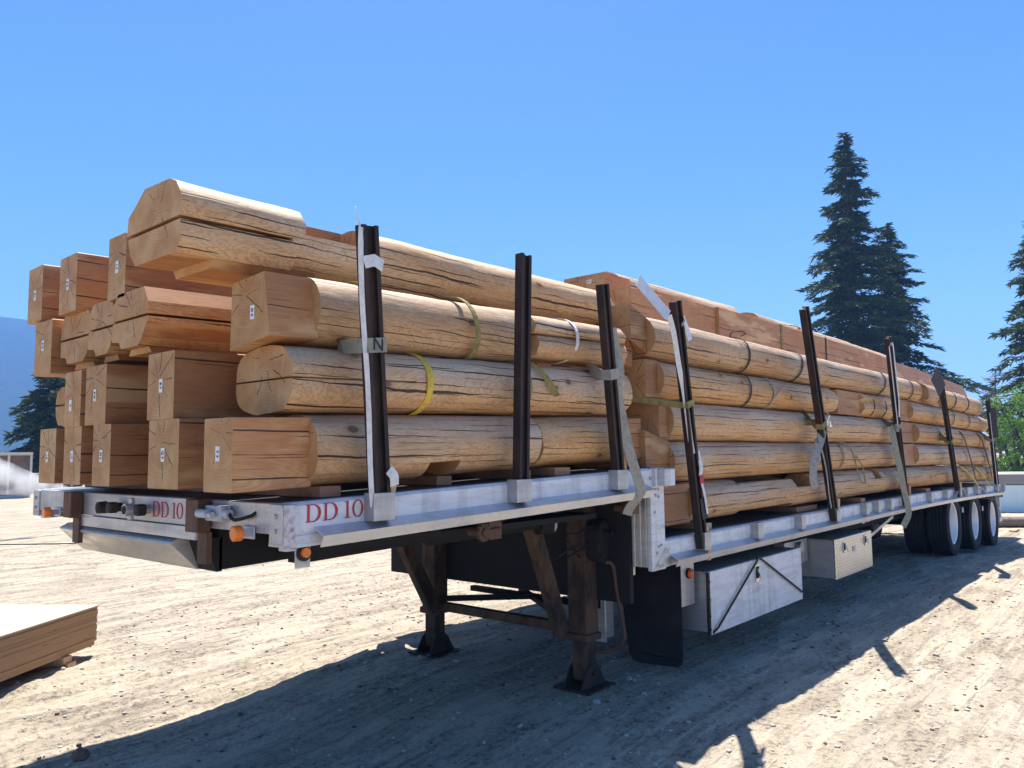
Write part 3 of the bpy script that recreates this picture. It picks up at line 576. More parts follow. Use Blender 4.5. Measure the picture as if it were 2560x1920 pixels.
# air couplings on the nose
for yc, cm in ((1.455, M['steel']), (1.155, M['alu_raw'])):
    mb = MB(); mb.tube([(-0.004, yc-0.05, 1.262), (-0.06, yc-0.05, 1.262)], 0.022, 14); mb.tube([(-0.06, yc, 1.262), (-0.06, yc-0.07, 1.262)], 0.011, 10)
    mb.tube([(-0.055, yc, 1.262), (-0.095, yc, 1.262)], [0.030, 0.028], 16); mb.box((-0.08, yc+0.02, 1.245), (-0.06, yc+0.065, 1.28), 0, 0.004); mb.box((-0.075, yc+0.05, 1.24), (-0.06, yc+0.068, 1.286), 0, 0.003)
    if cm is M['alu_raw']: mb.box((-0.07, yc-0.01, 1.285), (-0.05, yc+0.02, 1.315), 0, 0.004); mb.box((-0.07, yc-0.005, 1.215), (-0.05, yc+0.03, 1.24), 0, 0.004)
    o = part(mb, 'air_coupling', cm)
    mb = MB(); mb.box((-0.085, yc-0.115, 1.238), (-0.04, yc-0.065, 1.290), 0, 0.008); part(mb, 'coupling_head', M['steel'], o)
    mb = MB(); mb.tube([(-0.0951, yc, 1.262), (-0.098, yc, 1.262)], 0.02, 14); part(mb, 'seal', M['black'], o)
# electrical socket box and cable
mb = MB(); mb.box((-0.054, 0.366, 1.243), (-0.006, 0.488, 1.305), 0, 0.004); o = part(mb, 'socket_box', M['grey'])
mb = MB(); mb.tube([(-0.072, 0.505, 1.273), (-0.072, 0.425, 1.273)], 0.018, 14); mb.tube([(-0.074, 0.43, 1.270), (-0.074, 0.392, 1.270)], 0.012, 12); mb.box((-0.070, 0.43, 1.258), (-0.055, 0.50, 1.287), 0, 0.004)
for y in (0.378, 0.475):
    for z in (1.251, 1.297): mb.tube([(-0.054, y, z), (-0.058, y, z)], 0.004, 6)
part(mb, 'socket_cover', M['grey'], o)
mb = MB(); mb.tube([(-0.03, 0.365, 1.274), (-0.03, 0.335, 1.274)], [0.021, 0.017], 14); part(mb, 'cable_gland', M['grey'], o)
mb = MB(); mb.tube([(-0.03, 0.338, 1.272), (-0.035, 0.315, 1.258), (-0.035, 0.29, 1.252), (-0.03, 0.25, 1.258), (-0.015, 0.20, 1.272), (0.0, 0.19, 1.284)], 0.007, 10); part(mb, 'power_cable', M['black'], o)
# serif lettering, built as outlines
def glyph(ch):
    if ch == 'D':
        out = [(0, 0), (0.34, 0)]+[(0.34+0.36*math.sin(a), 0.5-0.5*math.cos(a)) for a in [math.pi*k/18 for k in range(1, 18)]]+[(0.34, 1), (0, 1), (0, 0.955), (0.07, 0.94), (0.07, 0.06), (0, 0.045)]
        inn = [(0.17, 0.055), (0.33, 0.055)]+[(0.33+0.25*math.sin(a), 0.5-0.445*math.cos(a)) for a in [math.pi*k/16 for k in range(1, 16)]]+[(0.33, 0.945), (0.17, 0.945)]
        return [out, inn], 0.76
    if ch == '1': return [[(0, 0), (0.30, 0), (0.30, 0.045), (0.20, 0.06), (0.20, 1.0), (0.16, 1.0), (0.0, 0.93), (0.0, 0.90), (0.10, 0.91), (0.10, 0.06), (0, 0.045)]], 0.34
    if ch == '0':
        e = lambda rx, ry: [(0.28+rx*math.cos(a), 0.5+ry*math.sin(a)) for a in [2*math.pi*k/32 for k in range(32)]]
        return [e(0.28, 0.51), e(0.185, 0.455)], 0.56
    return [], 0.22
def lettering(name, h, width, M4):
    cu = bpy.data.curves.new(name, 'CURVE'); cu.dimensions = '2D'; cu.fill_mode = 'BOTH'; cu.extrude = 0.0006/h; x = 0
    for ch in 'DD 10':
        sp, adv = glyph(ch)
        for pts in sp:
            s = cu.splines.new('POLY'); s.points.add(len(pts)-1); s.use_cyclic_u = True
            for p, (a, b) in zip(s.points, pts): p.co = (x+a, b, 0, 1)
        x += adv+(0.05 if ch != ' ' else 0.0)
    tmp = link(bpy.data.objects.new(name, cu)); bpy.context.view_layer.update(); me = bpy.data.meshes.new_from_object(tmp.evaluated_get(bpy.context.evaluated_depsgraph_get()))
    bpy.data.objects.remove(tmp); me.transform(M4 @ Matrix.Diagonal((width/(x-0.05), h, h, 1))); me.materials.clear(); me.materials.append(M['red'])
    o = link(bpy.data.objects.new(name, me)); o.parent = T; o.matrix_parent_inverse = Matrix.Translation((0, -1.295, 0)); return o
lettering('lettering', 0.068, 0.272, Matrix(((1, 0, 0, 0.092), (0, 0, -1, -0.0022), (0.028, 1, 0, 1.246), (0, 0, 0, 1))))
lettering('lettering', 0.070, 0.290, Matrix(((0, 0, -1, -0.0055), (-1, 0, 0, 1.066), (0, 1, 0, 1.231), (0, 0, 0, 1))))
# wheels
def lathe(prof, c, n=48, mi=0, smooth=True):          # profile (dy, r) around the y axis through c
    mb = MB(); vs = []
    for (dy, r) in prof:
        for k in range(n): a = 2*math.pi*k/n; vs.append((c[0]+r*math.cos(a), c[1]+dy, c[2]+r*math.sin(a)))
    fs = [(i*n+k, i*n+(k+1) % n, (i+1)*n+(k+1) % n, (i+1)*n+k) for i in range(len(prof)-1) for k in range(n)]
    mb.add(vs, fs, mi, smooth); return mb
AX = [(11.06, 0.415), (12.54, 0.345), (14.00, 0.265)]
def wheel(x, y, z, s):
    e = empty('wheel', (x, y, z)); e.parent = T; e.location = Vector((x, y, z))-Vector(T.location)
    R = 0.455; w2 = 0.135
    prof = [(-w2*0.78*s, 0.29), (-w2*s, 0.33), (-w2*1.02*s, 0.39), (-w2*0.93*s, R-0.022), (-w2*0.80*s, R-0.004)]
    for g in (-0.5, -0.17, 0.17, 0.5): prof += [(w2*(g-0.06)*s, R), (w2*(g-0.035)*s, R-0.012), (w2*(g+0.035)*s, R-0.012), (w2*(g+0.06)*s, R)]
    prof += [(w2*0.80*s, R-0.004), (w2*0.93*s, R-0.022), (w2*1.02*s, 0.39), (w2*s, 0.33), (w2*0.78*s, 0.29)]
    mb = lathe(prof, (x, y, z), 64)
    for k in range(72):
        a = 2*math.pi*k/72
        for sg in (-1, 1):
            cx_, cz_ = x+(R-0.012)*math.cos(a), z+(R-0.012)*math.sin(a); rot = Matrix.Rotation(-a, 3, 'Y')
            mb.box((cx_-0.014, y+sg*w2*0.86-0.012, cz_-0.013), (cx_+0.012, y+sg*w2*0.86+0.012, cz_+0.013), 0, 0, rot)
    for nm, m_, mat in (('tyre', mb, M['rubber']),):
        o = m_.build(nm, mat); o.parent = e; o.location = -Vector((x, y, z))
    o2 = lathe([(-w2*0.80*s, 0.300), (-w2*0.84*s, 0.288), (-w2*0.80*s, 0.272), (-w2*0.1*s, 0.262), (w2*0.55*s, 0.255), (w2*0.62*s, 0.20), (w2*0.62*s, 0.12), (w2*0.50*s, 0.115), (w2*0.20*s, 0.10), (w2*0.20*s, 0.0)], (x, y, z), 48).build('rim', M['rim']); o2.parent = e; o2.location = -Vector((x, y, z))
    nb = MB()
    for k in range(10): a = 2*math.pi*k/10; nb.tube([(x+0.145*math.cos(a), y+w2*0.62*s, z+0.145*math.sin(a)), (x+0.145*math.cos(a), y+w2*0.40*s, z+0.145*math.sin(a))], 0.013, 6)
    o3 = nb.build('wheel_nuts', M['chrome']); o3.parent = e; o3.location = -Vector((x, y, z))
    return e
for x, z in AX:
    for y, s in ((0.185, 1), (0.50, -1), (W-0.50, 1), (W-0.185, -1)): wheel(x, y, z, s)
    mb = MB(); mb.tube([(x, 0.5, z), (x, W-0.5, z)], 0.06, 14); mb.bar((x-0.6, 0.72, z+0.2), (x, 0.72, z), 0.08, 0.10); mb.bar((x-0.6, W-0.72, z+0.2), (x, W-0.72, z), 0.08, 0.10); part(mb, 'axle', M['black'])
    for y0 in (-0.055, W-0.265):
        mb = MB(); arc = [(x+0.50*math.cos(a), z+0.50*math.sin(a)) for a in [math.radians(46+88*k/14) for k in range(15)]]; arc2 = [(x+0.512*math.cos(a), z+0.512*math.sin(a)) for a in [math.radians(46+88*k/14) for k in range(15)]]
        st = []; n = 15
        vs = [(p, y0, q) for p, q in arc]+[(p, y0, q) for p, q in arc2]+[(p, y0+0.32, q) for p, q in arc]+[(p, y0+0.32, q) for p, q in arc2]
        fs = []
        for k in range(n-1): fs += [(k, k+1, 15+k+1, 15+k), (30+k, 45+k, 45+k+1, 30+k+1), (k, 30+k, 30+k+1, k+1), (15+k, 15+k+1, 45+k+1, 45+k)]
        fs += [(0, 15, 45, 30), (14, 44, 59, 29)]; mb.add(vs, fs); part(mb, 'fender', M['alu_raw'])
    mb = MB(); mb.box((x+0.52, 0.05, z+0.12), (x+0.62, 0.06, z+0.2)); mb.box((x+0.52, 0.05, z+0.19), (x+0.62, 0.3, z+0.2)); part(mb, 'fender_bracket', M['alu_raw'])
# brace with red/white tape, tail
mb = MB(); mb.bar((7.05, 0.10, 0.74), (7.6, 0.10, 0.765), 0.006, 0.06)
o = part(mb, 'reflective_strip', M['whiteweb']); mb = MB()
for k in range(3): mb.bar((7.12+0.16*k, 0.095, 0.743+0.007*k), (7.2+0.16*k, 0.095, 0.747+0.007*k), 0.004, 0.058)
part(mb, 'red_stripes', M['red'], o)
mb = MB(); mb.bar((7.1, 0.14, 0.50), (8.3, 0.14, 0.70), 0.02, 0.035); part(mb, 'diagonal_strut', M['alu_raw'])
ze = LO0+bend(14.75); mb = MB(); mb.box((14.75, -0.005, ze-0.17), (14.80, W+0.005, ze), 0, 0.004); part(mb, 'tail_beam', M['alu'])
mb = MB(); mb.bar((14.9, 0.12, ze-0.15), (14.95, 0.12, 0.18), 0.06, 0.05); mb.bar((14.9, W-0.12, ze-0.15), (14.95, W-0.12, 0.18), 0.06, 0.05); mb.box((14.72, 0.08, 0.16), (14.98, W-0.08, 0.24)); mb.box((14.80, 0.1, ze-0.16), (14.92, 0.16, ze-0.1)); part(mb, 'underride_guard', M['alu'])
mb = MB(); mb.box((14.80, 0.02, ze-0.11), (14.83, 0.10, ze-0.06)); part(mb, 'tail_light', M['redlens'])
# rubber cord across the big toolbox
def ribbon(mb, pts, wd, th=0.003, wdir=(0, 0, 1), mi=0):
    """flat webbing through pts; wdir is the direction of its width (one for all, or one per point)"""
    pts = [Vector(p) for p in pts]; wds = [Vector(d) for d in wdir] if isinstance(wdir[0], (tuple, Vector)) else [Vector(wdir)]*len(pts)
    vs = []
    for i, p in enumerate(pts):
        d = (pts[min(i+1, len(pts)-1)]-pts[max(i-1, 0)]).normalized(); wv = (wds[i]-d*wds[i].dot(d)).normalized(); n = d.cross(wv)
        for a, b in ((-1, -1), (1, -1), (1, 1), (-1, 1)): vs.append(p+wv*wd/2*a+n*th/2*b)
    fs = [(i*4+k, i*4+(k+1) % 4, (i+1)*4+(k+1) % 4, (i+1)*4+k) for i in range(len(pts)-1) for k in range(4)]+[(3, 2, 1, 0), tuple((len(pts)-1)*4+k for k in range(4))]
    mb.add(vs, fs, mi); return mb
def curve_pts(pts, n=6):
    P = [Vector(p) for p in pts]; P = [P[0]*2-P[1]]+P+[P[-1]*2-P[-2]]; out = []
    for i in range(1, len(P)-2):
        for k in range(n):
            t = k/n; a, b, c, d = P[i-1], P[i], P[i+1], P[i+2]
            out.append(0.5*((2*b)+(c-a)*t+(2*a-5*b+4*c-d)*t*t+(3*b-a-3*c+d)*t**3))
    return out+[P[-2]]
mb = MB(); mb.tube([(3.37, -0.006, 0.255), (3.42, -0.02, 0.285), (4.10, -0.020, 0.665), (4.14, 0.0, 0.685)], 0.008, 8); mb.tube([(4.14, 0.0, 0.685), (4.2, -0.016, 0.660), (4.98, -0.016, 0.31), (5.035, 0.01, 0.295)], 0.008, 8)
tag(mb.build('rubber_cord', M['darkweb']), 'black rubber tie-down cord stretched in an inverted V over the big toolbox doors', 'cord')
# ------------------------------------------------------------------ logs
def rpoly(ry, rz, n=40, e=2.25):
    out = []
    for k in range(n):
        a = 2*math.pi*(k+0.5)/n; c, s = math.cos(a), math.sin(a); r = (abs(c)**e+abs(s)**e)**(-1/e); out.append((ry*c*r, rz*s*r))
    return out
def sq(y0, y1, z0, z1, ch=0.004): return [(y0+ch, z0), (y1-ch, z0), (y1, z0+ch), (y1, z1-ch), (y1-ch, z1), (y0+ch, z1), (y0, z1-ch), (y0, z0+ch)]
def clip(poly, axis, lim, keep_less=True):
    out = []; s = 1 if keep_less else -1
    for i in range(len(poly)):
        p, q = poly[i], poly[(i+1) % len(poly)]; dp = s*(p[axis]-lim); dq = s*(q[axis]-lim)
        if dp <= 0: out.append(p)
        if (dp < 0 < dq) or (dq < 0 < dp): t = dp/(dp-dq); out.append((p[0]+(q[0]-p[0])*t, p[1]+(q[1]-p[1])*t))
    return out
LT = [0]
def log(label, cat, segs, yc, zc, text=None, up=True, wob=0.008, name='log', group=None, tagpos=None, tagrot=True, skew=0.0, sx=None, tagat=None, light=False, taper=0.0, zs=0.0):
    """segs: (x0, x1, kind, polygon[, cutcode]); kind 'r' hewn/peeled round, 's' sawn. Polygons are (y, z) about the log's own axis."""
    LT[0] += 1
    if taper == 0.0 and wob > 0.003: taper = 0.05*math.sin(LT[0]*2.3)
    xa = min(s[0] for s in segs); xb = max(s[1] for s in segs); xm = (xa+xb)/2; seed = random.random()*50; mb = MB()
    base = 0
    def place(x, p, q, rnd_):
        if rnd_:
            r = math.hypot(p, q); a = math.atan2(q, p); nz = mnoise.noise(Vector((x*1.3+seed, math.cos(a)*1.3, math.sin(a)*1.3)))+0.55*mnoise.noise(Vector((x*6+seed, math.cos(a)*2.6, math.sin(a)*2.6+seed)))
            f = 1+wob/0.15*nz+(0.022*(abs(math.sin(3.5*a+2.5*mnoise.noise(Vector((x*0.7, seed, 0)))))-0.6) if wob > 0.003 else 0.0); p, q = p*f, q*f
        if rnd_: g = 1-taper*(x-xa)/(xb-xa); p, q = p*g, q*g
        return (x, yc+p+skew*(x-xa), zc+q+bend(x)+zs*(x-xa))
    for sg in segs:
        x0, x1, kind, poly = sg[:4]; n = len(poly); st = xs(x0, x1, 0.09 if kind == 'r' else 0.4)
        rings = [[place(x, p, q, kind == 'r') for p, q in poly] for x in st]; vs = [v for r in rings for v in r]
        cm = {'r': 0, 's': 1}[kind]
        b0 = len(mb.v); mb.v += vs
        for i in range(len(st)-1):
            for k in range(n):
                a, b = poly[k], poly[(k+1) % n]; L = math.hypot(a[0]-b[0], a[1]-b[1]); flat = kind == 'r' and len(sg) > 4 and L > sg[4]
                mb.f.append([b0+i*n+k, b0+i*n+(k+1) % n, b0+(i+1)*n+(k+1) % n, b0+(i+1)*n+k]); mb.m.append(1 if flat else cm); mb.sm.append(kind == 'r' and not flat)
        mb.f.append([b0+k for k in range(n)][::-1]); mb.f.append([b0+(len(st)-1)*n+k for k in range(n)]); mb.m += [2, 2]; mb.sm += [False, False]
    o = mb.build(name, [M['round'], M['cut_lit' if light else 'cut'], M['end']], origin=(xm, yc, zc+bend(xm)))
    bm = bmesh.new(); bm.from_mesh(o.data)
    for e in bm.edges:
        if len(e.link_faces) == 2 and (e.link_faces[0].material_index != e.link_faces[1].material_index or not e.link_faces[0].smooth): e.smooth = False
        elif len(e.link_faces) > 2: e.smooth = False
    bm.to_mesh(o.data); bm.free()
    tag(o, label, cat, group)
    if text:
        ty, tz = tagpos or (0, 0); px = (tagat if tagat is not None else xa)-0.0025; py, pz = yc+ty, zc+tz+bend(px); h, wd = (0.057, 0.030) if tagrot else (0.03, 0.045)
        t = MB(); t.box((px, py-wd/2, pz-h/2), (px+0.0015, py+wd/2, pz+h/2)); tg = t.build('paper_tag', M['paper'], origin=(px, py, pz)); tg.parent = o; tg.location = Vector((px, py, pz))-Vector(o.location)
        # text faces -x; reading direction runs downwards when tagrot
        Mt = Matrix(((0, 0, -1, -0.0008), (0, -1, 0, 0), (-1, 0, 0, 0), (0, 0, 0, 1))) if tagrot else Matrix(((0, 0, -1, -0.0008), (-1, 0, 0, 0), (0, 1, 0, 0), (0, 0, 0, 1)))
        text_mesh(text, 0.021, M['ink'], 'tag_lettering', tg, Mt, 0.0003, 0.0008)
    return o
U = UP0
ZR1, ZR2, ZR3, ZR4 = 1.515, 1.805, 2.105, 2.40      # row centres of the front stack (before the sag)
# ---- front stack, bottom row, from the near side
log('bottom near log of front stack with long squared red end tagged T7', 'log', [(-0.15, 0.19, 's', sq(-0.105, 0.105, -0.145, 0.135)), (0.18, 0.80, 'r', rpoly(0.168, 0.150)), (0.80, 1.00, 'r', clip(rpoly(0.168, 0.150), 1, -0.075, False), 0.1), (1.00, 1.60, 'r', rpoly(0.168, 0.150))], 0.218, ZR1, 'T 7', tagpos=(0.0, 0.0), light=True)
log('short pale log behind the middle stakes, butted against the bottom near log', 'log', [(1.61, 2.40, 'r', rpoly(0.160, 0.138)), (2.39, 2.715, 's', sq(-0.09, 0.10, -0.13, 0.13))], 0.215, ZR1-0.005)
log('squared timber end tagged Q7, bottom row, second from near side', 'log', [(-0.15, 0.30, 's', sq(-0.135, 0.135, -0.14, 0.147)), (0.29, 2.66, 'r', rpoly(0.185, 0.145))], 0.665, ZR1, 'Q 7')
log('squared timber end tagged M6 in the bottom row', 'log', [(-0.15, 0.5, 's', sq(-0.10, 0.10, -0.14, 0.148)), (0.49, 2.66, 'r', rpoly(0.16, 0.145))], 1.29, ZR1, 'M 6')
log('squared timber end tagged I7, bottom row, second from far side', 'log', [(-0.14, 0.5, 's', sq(-0.11, 0.11, -0.14, 0.148)), (0.49, 2.66, 'r', rpoly(0.16, 0.145))], 1.67, ZR1, 'I 7')
log('squared timber end tagged I8 at the far bottom corner of the stack', 'log', [(-0.13, 0.5, 's', sq(-0.115, 0.115, -0.14, 0.148)), (0.49, 2.66, 'r', rpoly(0.16, 0.145))], 2.04, ZR1, 'I 8')
# ---- second row
oval = [(-0.205, 0.02), (-0.22, 0.07), (-0.185, 0.115), (-0.11, 0.14), (0.02, 0.146), (0.12, 0.14), (0.19, 0.105), (0.215, 0.055), (0.195, 0.006), (-0.15, 0.006)]
PK = rpoly(0.215, 0.142, 40, 2.7)
half_top = [(-0.16, 0.140), (-0.205, 0.10), (-0.222, 0.045), (-0.185, 0.006), (0.14, 0.006), (0.195, 0.05), (0.20, 0.095), (0.15, 0.135)]
half_bot = [(-0.185, -0.008), (-0.218, -0.05), (-0.205, -0.125), (-0.16, -0.14), (0.17, -0.14), (0.20, -0.10), (0.195, -0.05), (0.14, -0.008)]
log('thick near log with a saw kerf splitting its rounded end, yellow sling round it', 'log', [(0.07, 0.12, 'r', clip([(p*0.99, q*0.99) for p, q in PK], 1, 0.004, False)), (0.07, 0.12, 'r', clip([(p*0.99, q*0.99) for p, q in PK], 1, -0.004)), (0.115, 0.72, 'r', clip(PK, 1, 0.003, False)), (0.115, 0.72, 'r', clip(PK, 1, -0.003)), (0.71, 2.52, 'r', PK)], 0.275, ZR2)
log('squared timber tagged B7 between the Q7 timber and the row above', 'log', [(-0.15, 0.32, 's', sq(-0.115, 0.125, -0.142, 0.142)), (0.31, 2.6, 'r', rpoly(0.15, 0.14))], 0.70, ZR2, 'B 7')
log('squared timber tagged 8M sitting on the M6 timber', 'log', [(-0.15, 0.6, 's', sq(-0.125, 0.115, -0.142, 0.142)), (0.59, 2.6, 'r', rpoly(0.16, 0.14))], 1.385, ZR2, '8 M')
log('narrow squared timber whose curling tag reads 9', 'log', [(-0.15, 0.6, 's', sq(-0.105, 0.10, -0.142, 0.135)), (0.59, 2.6, 'r', rpoly(0.14, 0.14))], 1.665, ZR2, '9', tagpos=(0.02, -0.035))
log('pale split log end peeking out at the far edge of the second row', 'log', [(0.02, 0.35, 'r', [(-0.17, 0.006), (-0.17, 0.11), (0.10, 0.105), (0.16, 0.07), (0.18, 0.006)], 0.03), (0.02, 0.35, 'r', [(0.18, -0.006), (0.165, -0.07), (0.13, -0.115), (-0.17, -0.12), (-0.17, -0.006)], 0.03), (0.34, 2.6, 'r', rpoly(0.17, 0.12))], 2.215, ZR2)
# ---- third row
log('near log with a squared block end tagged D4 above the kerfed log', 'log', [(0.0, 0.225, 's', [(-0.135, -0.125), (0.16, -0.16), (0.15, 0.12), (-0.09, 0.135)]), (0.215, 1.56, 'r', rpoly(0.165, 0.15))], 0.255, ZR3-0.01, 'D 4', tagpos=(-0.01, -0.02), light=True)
kt = [(-0.15, 0.012), (-0.165, 0.05), (-0.12, 0.105), (0.08, 0.125), (0.13, 0.10), (0.14, 0.03), (0.12, 0.012)]
kb = [(-0.15, -0.004), (-0.17, -0.05), (-0.14, -0.11), (0.09, -0.125), (0.14, -0.08), (0.13, -0.004)]
log('short hewn pale log split lengthwise by a kerf, beside the third stake', 'log', [(1.575, 2.46, 'r', [(p, q) for p, q in kt]), (1.60, 2.46, 'r', kb), (2.40, 2.715, 's', sq(-0.05, 0.14, -0.12, 0.115))], 0.225, ZR3-0.01)
def hewn(w2, zt, zb, k=0.006): return ([(-w2+0.04, zt), (-w2, zt-0.07), (-w2, k), (w2, k), (w2, zt-0.05), (w2-0.05, zt)], [(-w2, -k), (-w2, zb+0.10), (-w2+0.05, zb+0.035), (-w2+0.09, zb), (w2-0.10, zb), (w2-0.07, zb+0.035), (w2, zb+0.04), (w2, -k)])
for (lab, x0, yc, w2, L2) in (('wide hewn timber end with kerf and underside tongue, beside the D4 block', -0.15, 1.03, 0.18, 0.9), ('kerfed hewn timber end in the middle of the third row', -0.13, 1.39, 0.155, 0.9), ('kerfed hewn timber end beside the far squared timber of the third row', -0.10, 1.80, 0.20, 0.9)):
    a, b = hewn(w2, 0.130, -0.130)
    log(lab, 'log', [(x0, x0+L2, 'r', a, 0.072), (x0, x0+L2, 'r', b, 0.072), (x0+0.05, x0+L2, 's', [(-w2+0.06, -0.158), (w2-0.07, -0.158), (w2-0.09, -0.128), (-w2+0.09, -0.128)]), (x0+L2-0.01, 2.6, 'r', rpoly(w2, 0.13))], yc, ZR3+0.025, wob=0.002)
log('squared timber tagged 8D at the far end of the third row', 'log', [(-0.14, 0.6, 's', sq(-0.125, 0.125, -0.15, 0.145)), (0.59, 2.6, 'r', rpoly(0.16, 0.14))], 2.14, ZR3+0.005, '8 D', tagpos=(0.0, 0.01))
# ---- top row of the front stack
tt = [(-0.21, 0.008), (-0.225, 0.075), (-0.175, 0.150), (-0.12, 0.172), (0.10, 0.178), (0.19, 0.125), (0.25, 0.085), (0.26, 0.008)]
tb_ = [(-0.215, -0.008), (-0.22, -0.085), (-0.175, -0.130), (0.17, -0.130), (0.235, -0.08), (0.25, -0.008)]
R4 = rpoly(0.215, 0.165, 40)
log('long topmost near log with hewn kerfed front and a red notch cut in its top', 'log', [(-0.28, 0.27, 'r', tt, 0.3), (-0.28, 0.22, 'r', tb_, 0.3), (-0.12, 0.35, 's', [(-0.13, -0.165), (0.15, -0.165), (0.18, -0.12), (-0.17, -0.12)]), (0.21, 0.63, 'r', clip(R4, 1, 0.035), 0.06), (0.22, 0.635, 's', [(0.04, 0.02), (0.17, 0.02), (0.17, 0.13), (0.04, 0.155)]), (0.63, 2.72, 'r', R4)], 0.51, ZR4+0.025, wob=0.007, skew=-0.028, taper=0.24, zs=-0.016)
log('squared timber tagged L7 left of the topmost hewn log', 'log', [(-0.15, 0.6, 's', sq(-0.09, 0.10, -0.15, 0.15)), (0.59, 2.5, 'r', rpoly(0.14, 0.14))], 1.18, ZR4-0.005, 'L 7')
log('squared timber tagged 8K on the top row, second from far side', 'log', [(-0.15, 0.6, 's', sq(-0.115, 0.115, -0.15, 0.15)), (0.59, 2.5, 'r', rpoly(0.15, 0.14))], 1.785, ZR4+0.005, '8 K')
log('squared timber tagged 8L at the far top corner of the stack', 'log', [(-0.15, 0.6, 's', sq(-0.11, 0.11, -0.15, 0.16)), (0.59, 2.5, 'r', rpoly(0.15, 0.14))], 2.265, ZR4+0.015, '8 L')
# ---- rear stack, near column
Z1, Z2, Z3, Z4, Z5 = 1.14, 1.428, 1.708, 1.983, 2.262
def r_(ry=0.155, rz=0.143): return rpoly(ry, rz)
P1 = r_(0.165, 0.14)
log('lowest near log of rear stack with two notches cut into its top', 'log', [(2.92, 3.28, 's', sq(-0.12, 0.14, -0.135, 0.135)), (3.27, 4.06, 'r', P1), (4.06, 5.14, 'r', clip(clip(P1, 1, 0.105), 1, -0.105, False), 0.05), (5.14, 5.60, 'r', clip(P1, 1, 0.03), 0.05), (5.60, 7.45, 'r', P1), (7.45, 7.68, 'r', clip(P1, 1, 0.03), 0.05), (7.68, 8.42, 'r', P1)], 0.215, Z1)
log('second near log of rear stack, squared red end beside the deck step', 'log', [(2.70, 3.02, 's', sq(-0.12, 0.13, -0.135, 0.135)), (3.01, 8.46, 'r', r_())], 0.205, Z2)
log('third near log of rear stack, deeply cracked, under the log end', 'log', [(2.90, 3.03, 's', sq(-0.11, 0.15, -0.13, 0.13)), (3.02, 8.40, 'r', r_(0.155, 0.138))], 0.205, Z3)
log('fourth near log of rear stack ending in a blunt rounded tip at mid trailer', 'log', [(2.76, 2.92, 's', sq(-0.10, 0.16, -0.125, 0.125)), (2.91, 6.28, 'r', r_(0.155, 0.136)), (6.27, 6.38, 'r', r_(0.145, 0.125)), (6.37, 6.44, 'r', r_(0.115, 0.095))], 0.205, Z4)
log('top near round log of rear stack with thin dark slings and large knots', 'log', [(2.60, 2.81, 's', sq(-0.10, 0.15, -0.12, 0.12)), (2.80, 8.50, 'r', r_(0.16, 0.142))], 0.21, Z5)
log('dark squared timber set back between the fourth-row logs, small square tag', 'log', [(6.5, 7.22, 's', sq(-0.10, 0.14, -0.125, 0.125)), (7.20, 8.36, 'r', [(-0.145, 0.0), (-0.10, 0.045), (-0.15, 0.07), (-0.09, 0.128), (0.09, 0.128), (0.14, 0.05), (0.14, -0.06), (0.08, -0.125), (-0.09, -0.125), (-0.15, -0.05)], 0.2)], 0.215, Z4, 'H', tagat=7.2-0.72, tagrot=False)
log('lowest near log at the tail over the wheels', 'log', [(8.46, 14.68, 'r', r_(0.16, 0.138))], 0.21, Z1)
log('second near log at the tail with squared red end at its front', 'log', [(8.72, 9.32, 's', sq(-0.10, 0.14, -0.135, 0.135)), (9.31, 14.66, 'r', r_())], 0.205, Z2)
log('third near log at the tail, dark squared end split by a kerf', 'log', [(8.72, 9.40, 's', sq(-0.08, 0.14, -0.13, 0.13)), (9.39, 14.42, 'r', r_(0.155, 0.136))], 0.205, Z3)
log('fourth near log at the tail with squared end behind the strapped stake', 'log', [(8.66, 9.15, 's', sq(-0.10, 0.14, -0.13, 0.13)), (9.14, 14.08, 'r', r_(0.155, 0.136))], 0.205, Z4)
P5 = r_(0.16, 0.142)
log('top near log at the tail with two saddle notches sawn in it', 'log', [(8.53, 9.63, 'r', P5), (9.63, 9.97, 'r', clip(P5, 0, -0.07, False), 0.05), (9.97, 10.55, 'r', P5), (10.55, 10.95, 'r', clip(P5, 0, -0.07, False), 0.05), (10.95, 13.62, 'r', P5)], 0.21, Z5)
# ---- rear stack, columns behind the near one
for k, (z, xe) in enumerate(((Z1, 15.2), (Z2, 15.5), (Z3, 15.9), (Z4, 15.3), (Z5, 14.5))):
    log('second-column log end sticking out past the tail, row %s of rear stack' % ['one, lowest', 'two', 'three', 'four', 'five, highest'][k], 'log', [(2.74, 3.1, 's', sq(-0.12, 0.13, -0.13, 0.13)), (3.09, xe, 'r', r_(0.17, 0.138))], 0.56, z)
for yc in (0.93, 1.31, 1.70, 2.09):
    for z in (Z1, Z2, Z3, Z4, Z5):
        log('peeled log inside the rear stack, hidden behind the near-side logs', 'log', [(2.75, 14.4, 'r', rpoly(0.18, 0.138, 16))], yc, z, group='logs inside the rear stack', wob=0.003)
# ---- sawn timbers on top of the rear stack
hd = rpoly(0.17, 0.16, 28)
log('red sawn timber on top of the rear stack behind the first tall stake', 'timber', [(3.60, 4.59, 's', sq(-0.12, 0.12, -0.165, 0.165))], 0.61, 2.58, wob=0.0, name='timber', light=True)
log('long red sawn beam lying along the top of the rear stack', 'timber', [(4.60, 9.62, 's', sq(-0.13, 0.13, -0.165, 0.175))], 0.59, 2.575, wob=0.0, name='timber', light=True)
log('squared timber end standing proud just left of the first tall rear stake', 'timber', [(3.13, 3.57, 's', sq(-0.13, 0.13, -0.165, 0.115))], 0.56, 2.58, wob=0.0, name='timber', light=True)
log('tail sawn beam with slanted end on top of the rear stack', 'timber', [(10.0, 15.0, 's', [(-0.16, -0.165), (0.14, -0.165), (0.14, 0.20), (-0.04, 0.20)])], 0.62, 2.575, wob=0.0, name='timber', light=True)
